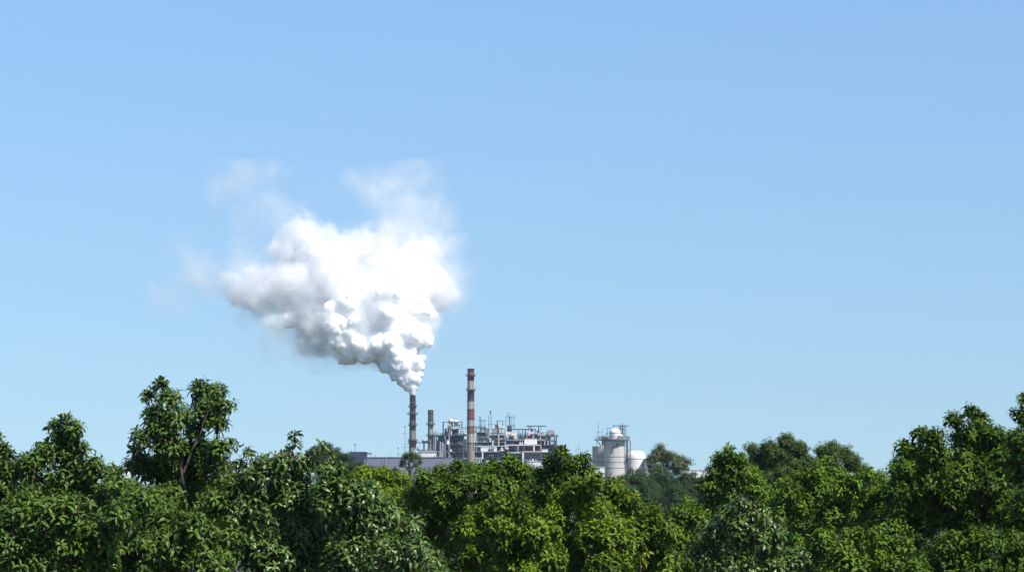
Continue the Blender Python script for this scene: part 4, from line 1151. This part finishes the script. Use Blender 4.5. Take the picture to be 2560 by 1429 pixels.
tank("round topped pale concrete tank right of the silo", 1584, 27.5, 1147, 1125.5, 1602, "white", (1146.5,), (1566, 1604.5, 1125.2))
tank("plain grey flat topped tank half hidden behind the silo's left side", 1505, 27.5, 1115, 1115, 1606, "concrete_pale", (1140, 1154), flat=True)
building("factory_shed", "low white wall at the silo's left foot above the dome crown", 1480, 1167, 1512, 1568, 6, "white", "white", cat="industrial shed", parapet=.3)
building("factory_shed", "small grey shed with a flat roof right of the domed tank", 1612, 1148, 1626, 1590, 8, "cladding_pale", "steel_blue", cat="industrial shed", parapet=.4)
building("factory_shed", "low bright white shed showing between the olive tree and the right trees", 1700, 1174, 1768, 1500, 30, "white", "white", cat="industrial shed", parapet=.4)
# --- houses on the left --------------------------------------------------------
def house(label, x0, x1, y_e, y_r, Y, depth, wall, roof):
    a, b = P(x0, y_e, Y), P(x1, y_r, Y)
    t = thing("house", label, "house", ((a.x + b.x) / 2, Y, 0), "pale houses far off on the left")
    MB().box(a.x, Y, 0, b.x, Y + depth, a.z).build("wall", M[wall], t)
    rf = MB()
    o = 0.6
    rf._add([(a.x - o, Y - o, a.z), (b.x + o, Y - o, a.z), (b.x + o, Y + depth + o, a.z), (a.x - o, Y + depth + o, a.z), (a.x + 1, Y + depth / 2, b.z), (b.x - 1, Y + depth / 2, b.z)],
            [(0, 1, 5, 4), (1, 2, 5), (2, 3, 4, 5), (3, 0, 4), (3, 2, 1, 0)], 0, False)
    rf.build("roof", M[roof], t)
    n = max(2, int((x1 - x0) / 9))
    for i in range(n):
        px = x0 + (x1 - x0) * (i + .5) / n
        w0, w1 = P(px - 1.5, y_e + 9, Y), P(px + 1.5, y_e + 4, Y)
        f = MB().box(w0.x - .12, Y - .12, w0.z - .12, w1.x + .12, Y - .004, w1.z + .12).build("window", M["white"], t)
        g = MB().box(w0.x, Y - .15, w0.z, w1.x, Y - .125, w1.z).build("pane", M["glass"])
        g.location = g.location - wloc(f); g.parent = f
    return t


house("pale house with a faded pink roof behind the sprigs of the shiny tree", 683, 742, 1137, 1131, 900, 12, "white", "roof_red")
house("small pale house low behind the gap right of the forked tree", 560, 606, 1166, 1161, 860, 12, "white", "roof_red")
house("tiny white gabled house low between the left trees", 306, 316, 1171, 1166, 880, 10, "white", "cladding_pale")

# ------------------------------------------------------------------ steam plume
# Lumps of the plume: photo pixel, radius in pixels, distance behind the stack in metres.
LUMP = [(1031, 985, 8.5, 0), (1031, 977, 11, 0), (1029, 966, 15, 0), (1022, 953, 20, 0), (1014, 935, 30, 2), (1006, 915, 40, 3), (1003, 893, 48, 5),
        (1012, 957, 15, 0), (1043, 951, 13, 0), (988, 937, 18, 1), (962, 918, 17, 2), (1050, 917, 14, 0), (1050, 936, 11, 0), (1038, 968, 9, 0), (1017, 970, 9, 0), (958, 895, 16, 3), (1056, 895, 12, 1), (1040, 905, 22, 0), (1030, 945, 20, -1), (972, 905, 26, 4), (985, 860, 62, 8), (945, 850, 66, 10), (895, 856, 56, 8), (855, 850, 34, 4), (1030, 838, 50, 8), (1062, 845, 24, 4), (1072, 858, 13, 0),
        (960, 780, 82, 12), (900, 790, 76, 14), (1035, 775, 54, 12), (850, 800, 52, 10), (835, 815, 24, 0), (915, 885, 30, 2), (875, 880, 24, 2)]
SOFT = [(780, 800, 74, 22), (725, 800, 46, 18), (690, 815, 28, 14), (665, 805, 16, 10), (740, 720, 86, 26), (660, 735, 62, 24), (600, 735, 38, 22), (565, 728, 20, 20), (765, 610, 62, 26), (765, 555, 34, 24), (715, 630, 42, 26),
        (850, 690, 105, 26), (940, 670, 84, 26), (1010, 680, 80, 24), (1080, 720, 62, 22), (1130, 735, 28, 20), (1060, 640, 52, 26), (970, 620, 44, 26), (800, 860, 40, 20), (795, 885, 22, 18), (850, 865, 34, 16), (1055, 790, 46, 18), (905, 620, 40, 24)]
Yp = 1594.5
VIN = Vector((st1[1], st1[2], 0))


def w_lump(p):
    c = P(p[0], p[1], Yp + p[3])
    return np.array(c), p[2] * S(Yp + p[3])


def ico(sub):
    t = (1 + 5 ** .5) / 2
    v = [(-1, t, 0), (1, t, 0), (-1, -t, 0), (1, -t, 0), (0, -1, t), (0, 1, t), (0, -1, -t), (0, 1, -t), (t, 0, -1), (t, 0, 1), (-t, 0, -1), (-t, 0, 1)]
    f = [(0, 11, 5), (0, 5, 1), (0, 1, 7), (0, 7, 10), (0, 10, 11), (1, 5, 9), (5, 11, 4), (11, 10, 2), (10, 7, 6), (7, 1, 8), (3, 9, 4), (3, 4, 2), (3, 2, 6), (3, 6, 8), (3, 8, 9), (4, 9, 5), (2, 4, 11), (6, 2, 10), (8, 6, 7), (9, 8, 1)]
    v = [Vector(x).normalized() for x in v]
    for _ in range(sub):
        cache, nf = {}, []

        def mid(a, b):
            k = (min(a, b), max(a, b))
            if k not in cache:
                v.append(((v[a] + v[b]) / 2).normalized())
                cache[k] = len(v) - 1
            return cache[k]
        for a, b, c_ in f:
            x, y, z = mid(a, b), mid(b, c_), mid(c_, a)
            nf += [(a, x, z), (b, y, x), (c_, z, y), (x, y, z)]
        f = nf
    return np.array([tuple(x) for x in v]), np.array(f)


prng = np.random.default_rng(21)
balls = []
def bud(c, r, lvl, k, jit):
    balls.append((c, r))
    if lvl == 0 or r < 0.55: return
    n = k
    d = unit(fib(n) + prng.normal(0, .25, (n, 3)))
    for i in range(n):
        rr = r * (prng.uniform(.18, .36) if r < 8 else prng.uniform(.26, .48))
        bud(c + d[i] * r * prng.uniform(.78, 1.0), rr, lvl - 1, max(5, int(k * .55)), jit)
for p in LUMP:
    c, r = w_lump(p)
    bud(c, r * .84, 2 if r > 3 else 1, 16 if r > 12 else (26 if r > 6 else 18), 0)
for p in SOFT:
    c, r = w_lump(p)
    if p[2] >= 40:
        bud(c, r * .46, 1, 9, 0)
bv, bf = ico(2)
V = np.concatenate([bv * r + c for c, r in balls])
F = np.concatenate([bf + i * len(bv) for i in range(len(balls))])
me = bpy.data.meshes.new("smoke_plume")
org = np.array(P(1031, 987, Yp))
me.from_pydata((V - org).tolist(), [], F.tolist())
me.update()
plume = bpy.data.objects.new("smoke_plume", me)
plume.location = org
COL.objects.link(plume)
tag(plume, "billowing white steam plume rising leftward from the sooty stack", "smoke", kind="stuff")
rmod = plume.modifiers.new("fuse", "REMESH")
rmod.mode = "VOXEL"
rmod.voxel_size = 0.5
rmod.use_smooth_shade = True
sm_ = plume.modifiers.new("soften", "SMOOTH")
sm_.factor, sm_.iterations = 0.5, 2
ms = principled("white_steam", (0.9, 0.902, 0.912), 1.0, spec=0.0)
bs = ms.node_tree.nodes["Principled BSDF"]
bs.inputs["Subsurface Weight"].default_value = 1.0
bs.inputs["Subsurface Radius"].default_value = (1, 1, 1)
bs.inputs["Subsurface Scale"].default_value = 6.0
me.materials.append(ms)

# the thin steam round the lumps: a voxel cloud shaped by fields
vme = bpy.data.meshes.new("thin_steam")
thin = bpy.data.objects.new("thin_steam", vme)
COL.objects.link(thin)
thin.parent = plume
ng = bpy.data.node_groups.new("thin_steam", "GeometryNodeTree")
ng.interface.new_socket("Geometry", in_out="INPUT", socket_type="NodeSocketGeometry")
ng.interface.new_socket("Geometry", in_out="OUTPUT", socket_type="NodeSocketGeometry")
N, Lk = ng.nodes, ng.links
gout = N.new("NodeGroupOutput")
vc = N.new("GeometryNodeVolumeCube")
smat = N.new("GeometryNodeSetMaterial")
vmat = bpy.data.materials.new("thin_steam_vapour")
vmat.use_nodes = True
vn = vmat.node_tree
vn.nodes.clear()
vo = vn.nodes.new("ShaderNodeOutputMaterial")
pv = vn.nodes.new("ShaderNodeVolumePrincipled")
pv.inputs["Color"].default_value = (0.965, 0.966, 0.974, 1)
pv.inputs["Density"].default_value = 1.0
pv.inputs["Density Attribute"].default_value = "density"
pv.inputs["Anisotropy"].default_value = 0.0
vn.links.new(pv.outputs[0], vo.inputs["Volume"])
smat.inputs["Material"].default_value = vmat
vme.materials.append(vmat)


def mth(op, a, b=None, c=None, clamp=False):
    n = N.new("ShaderNodeMath")
    n.operation = op
    n.use_clamp = clamp
    for i, x in enumerate((a, b, c)):
        if x is None: continue
        if isinstance(x, (int, float)): n.inputs[i].default_value = x
        else: Lk.new(x, n.inputs[i])
    return n.outputs[0]


def vmth(op, a, b, out=0):
    n = N.new("ShaderNodeVectorMath")
    n.operation = op
    for i, x in enumerate((a, b)):
        if x is None: continue
        if isinstance(x, (tuple, list)): n.inputs[i].default_value = x
        elif isinstance(x, (int, float)): n.inputs["Scale"].default_value = x
        else: Lk.new(x, n.inputs[i])
    return n.outputs["Value"] if op in ("LENGTH", "DISTANCE") else n.outputs[0]


def gnoise(vec, scale, detail, col=False, rough=.55):
    n = N.new("ShaderNodeTexNoise")
    n.inputs["Scale"].default_value = scale
    n.inputs["Detail"].default_value = detail
    n.inputs["Roughness"].default_value = rough
    Lk.new(vec, n.inputs["Vector"])
    return n.outputs["Color" if col else "Fac"]


pos = N.new("GeometryNodeInputPosition").outputs[0]
w1 = vmth("SCALE", vmth("SUBTRACT", gnoise(pos, 0.035, 2, True), (.5, .5, .5)), 22.0)
w2 = vmth("SCALE", vmth("SUBTRACT", gnoise(pos, 0.13, 3, True), (.5, .5, .5)), 10.0)
wp = vmth("ADD", vmth("ADD", pos, w1), w2)


def field(blobs, squash=1.0):
    cur = None
    for p in blobs:
        c, r = w_lump(p)
        c = c - org
        s_ = mth("SUBTRACT", float(r), vmth("DISTANCE", wp, tuple(c)))
        cur = s_ if cur is None else mth("SMOOTH_MAX", cur, s_, 5.0)
    return cur


def smooth(x, a, b):
    n = N.new("ShaderNodeMapRange")
    n.interpolation_type = "SMOOTHSTEP"
    n.inputs["From Min"].default_value, n.inputs["From Max"].default_value = a, b
    Lk.new(x, n.inputs["Value"])
    return n.outputs["Result"]


def puffy(scale):
    n = N.new("ShaderNodeTexVoronoi")
    n.feature = "SMOOTH_F1"
    n.inputs["Scale"].default_value = scale
    n.inputs["Smoothness"].default_value = 0.25
    Lk.new(w3, n.inputs["Vector"])
    return mth("SUBTRACT", 0.55, n.outputs["Distance"])


w3 = vmth("ADD", pos, vmth("SCALE", vmth("SUBTRACT", gnoise(pos, 0.1, 2, True), (.5, .5, .5)), 6.0))
fb = mth("MULTIPLY", mth("SUBTRACT", gnoise(pos, 0.06, 5, rough=.6), .5), 2.0)
bill = mth("ADD", mth("MULTIPLY", puffy(0.075), 12.0), mth("MULTIPLY", puffy(0.2), 6.0))
OVER = [(940, 745, 84, 14), (890, 765, 74, 16), (1020, 750, 60, 14), (845, 790, 52, 14)]
f_soft = field(SOFT)
thick_f = mth("MULTIPLY", smooth(mth("ADD", mth("MAXIMUM", f_soft, field(OVER)), mth("ADD", mth("MULTIPLY", fb, 7.0), bill)), -1.0, 6.0), 0.11)
VEIL = [(1010, 500, 84, 30), (930, 480, 60, 30), (1070, 540, 66, 30), (1040, 440, 46, 30), (1090, 620, 60, 28), (1120, 690, 60, 26), (870, 440, 40, 30), (1000, 580, 70, 28)]
VEIL2 = [(600, 450, 62, 34), (640, 520, 66, 34), (560, 480, 40, 34), (480, 690, 56, 30), (515, 660, 40, 30), (455, 740, 46, 30), (470, 630, 36, 30), (620, 640, 46, 28), (600, 800, 50, 24), (680, 860, 46, 22), (400, 735, 22, 30), (670, 450, 40, 34), (745, 860, 46, 20)]
fb2 = mth("MULTIPLY", mth("SUBTRACT", gnoise(pos, 0.03, 5, rough=.62), .5), 2.0)
shred = smooth(gnoise(wp, 0.045, 5, rough=.65), 0.36, 0.64)
veil = mth("MULTIPLY", mth("MULTIPLY", mth("ADD", shred, 0.12), smooth(mth("ADD", field(VEIL), mth("MULTIPLY", fb2, 26.0)), -10.0, 26.0)), 0.055)
veil2 = mth("MULTIPLY", mth("MULTIPLY", mth("ADD", shred, 0.1), smooth(mth("ADD", field(VEIL2), mth("MULTIPLY", fb2, 22.0)), -8.0, 22.0)), 0.05)
halo = mth("MULTIPLY", smooth(mth("ADD", f_soft, mth("MULTIPLY", fb2, 24.0)), -10.0, 12.0), 0.03)
fringe = mth("MULTIPLY", smooth(mth("ADD", field(LUMP[16:]), mth("MULTIPLY", fb, 6.0)), -4.0, 5.0), 0.05)
dens = mth("ADD", mth("ADD", thick_f, mth("ADD", halo, fringe)), mth("ADD", veil, veil2))
lo, hi = P(350, 1000, Yp) - Vector(org), P(1240, 385, Yp) - Vector(org)
Lk.new(dens, vc.inputs["Density"])
vc.inputs["Background"].default_value = 0.0
vc.inputs["Min"].default_value = (lo.x, -22.0, lo.z + 18)
vc.inputs["Max"].default_value = (hi.x, 75.0, hi.z)
vc.inputs["Resolution X"].default_value = 250
vc.inputs["Resolution Y"].default_value = 96
vc.inputs["Resolution Z"].default_value = 166
Lk.new(vc.outputs[0], smat.inputs["Geometry"])
Lk.new(smat.outputs[0], gout.inputs[0])
gm_ = thin.modifiers.new("vapour", "NODES")
gm_.node_group = ng

# ------------------------------------------------------------------ haze
hz = MB().box(-3050, -350, -1.0, 3050, 3350, 262.0).build("haze", bpy.data.materials.new("air_haze"))
hz["kind"] = "stuff"
hz["label"] = "thin pale blue air over the whole scene"
hz["category"] = "haze"
hm = hz.data.materials[0]
hm.use_nodes = True
hn = hm.node_tree
hn.nodes.clear()
ho = hn.nodes.new("ShaderNodeOutputMaterial")
hv = hn.nodes.new("ShaderNodeVolumePrincipled")
hv.inputs["Color"].default_value = (0.62, 0.76, 0.95, 1)
hv.inputs["Density"].default_value = 0.00005
hn.links.new(hv.outputs[0], ho.inputs["Volume"])

# ------------------------------------------------------------------ light
EL, AZ = math.radians(52), math.radians(127)      # azimuth clockwise from +Y (away from the camera)
sun_dir = Vector((math.cos(EL) * math.sin(AZ), math.cos(EL) * math.cos(AZ), math.sin(EL)))
sl = bpy.data.lights.new("sun", "SUN")
sl.energy = 5.0
sl.angle = math.radians(0.53)
sl.color = (1.0, 0.955, 0.89)
so = bpy.data.objects.new("sun", sl)
so.rotation_euler = sun_dir.to_track_quat("Z", "Y").to_euler()
so.location = (200, -200, 300)
COL.objects.link(so)

world = bpy.data.worlds.new("World")
SC.world = world
world.use_nodes = True
wn = world.node_tree
bg = wn.nodes["Background"]
sky = wn.nodes.new("ShaderNodeTexSky")
sky.sky_type = "NISHITA"
sky.sun_disc = False
sky.sun_elevation = EL
sky.sun_rotation = AZ
sky.altitude = 100
sky.air_density = 1.0
sky.dust_density = 0.0
sky.ozone_density = 8.7
# the low sky away from the sun: read the sky a little above the true direction, and tint it
tcw = wn.nodes.new("ShaderNodeTexCoord")
mpw = wn.nodes.new("ShaderNodeMapping")
mpw.inputs["Location"].default_value = (0, 0, 0.061)
mpw.inputs["Scale"].default_value = (1, 1, 0.56)
nmw = wn.nodes.new("ShaderNodeVectorMath")
nmw.operation = "NORMALIZE"
wn.links.new(tcw.outputs["Generated"], mpw.inputs["Vector"])
wn.links.new(mpw.outputs[0], nmw.inputs[0])
wn.links.new(nmw.outputs[0], sky.inputs["Vector"])
tint = wn.nodes.new("ShaderNodeMix")
tint.data_type = "RGBA"
tint.blend_type = "MULTIPLY"
tint.inputs["Factor"].default_value = 1.0
sepw = wn.nodes.new("ShaderNodeSeparateXYZ")
wn.links.new(tcw.outputs["Generated"], sepw.inputs[0])
gnw = wn.nodes.new("ShaderNodeMapRange")
gnw.inputs["From Min"].default_value, gnw.inputs["From Max"].default_value = 0.0, 0.3
gnw.inputs["To Min"].default_value, gnw.inputs["To Max"].default_value = 0.97, 1.27
wn.links.new(sepw.outputs["Z"], gnw.inputs["Value"])
zen = wn.nodes.new("ShaderNodeMapRange")          # a deep summer sky darkens towards the zenith
zen.inputs["From Min"].default_value, zen.inputs["From Max"].default_value = 0.25, 1.0
zen.inputs["To Min"].default_value, zen.inputs["To Max"].default_value = 1.0, 0.3
wn.links.new(sepw.outputs["Z"], zen.inputs["Value"])
zm = wn.nodes.new("ShaderNodeMath")
zm.operation = "MULTIPLY"
wn.links.new(gnw.outputs["Result"], zm.inputs[0])
wn.links.new(zen.outputs["Result"], zm.inputs[1])
wn.links.new(zm.outputs[0], tint.inputs["B"])
wn.links.new(sky.outputs[0], tint.inputs["A"])
hue = wn.nodes.new("ShaderNodeMix")
hue.data_type = "RGBA"
hue.blend_type = "MULTIPLY"
hue.inputs["Factor"].default_value = 1.0
hue.inputs["B"].default_value = (1.05, 1.025, 0.975, 1)
wn.links.new(tint.outputs["Result"], hue.inputs["A"])
wn.links.new(hue.outputs["Result"], bg.inputs["Color"])
bg.inputs["Strength"].default_value = 0.0925

SC.view_settings.view_transform = "Standard"
SC.view_settings.look = "None"
SC.view_settings.exposure = 0.5
SC.view_settings.gamma = 1.0
SC.render.engine = "CYCLES"
cy = SC.cycles
cy.max_bounces = 26
cy.diffuse_bounces = 4
cy.glossy_bounces = 3
cy.transmission_bounces = 4
cy.volume_bounces = 24
cy.volume_step_rate = 2.5
cy.volume_max_steps = 256
cy.transparent_max_bounces = 8
cy.use_denoising = True
cy.caustics_reflective = False
cy.caustics_refractive = False
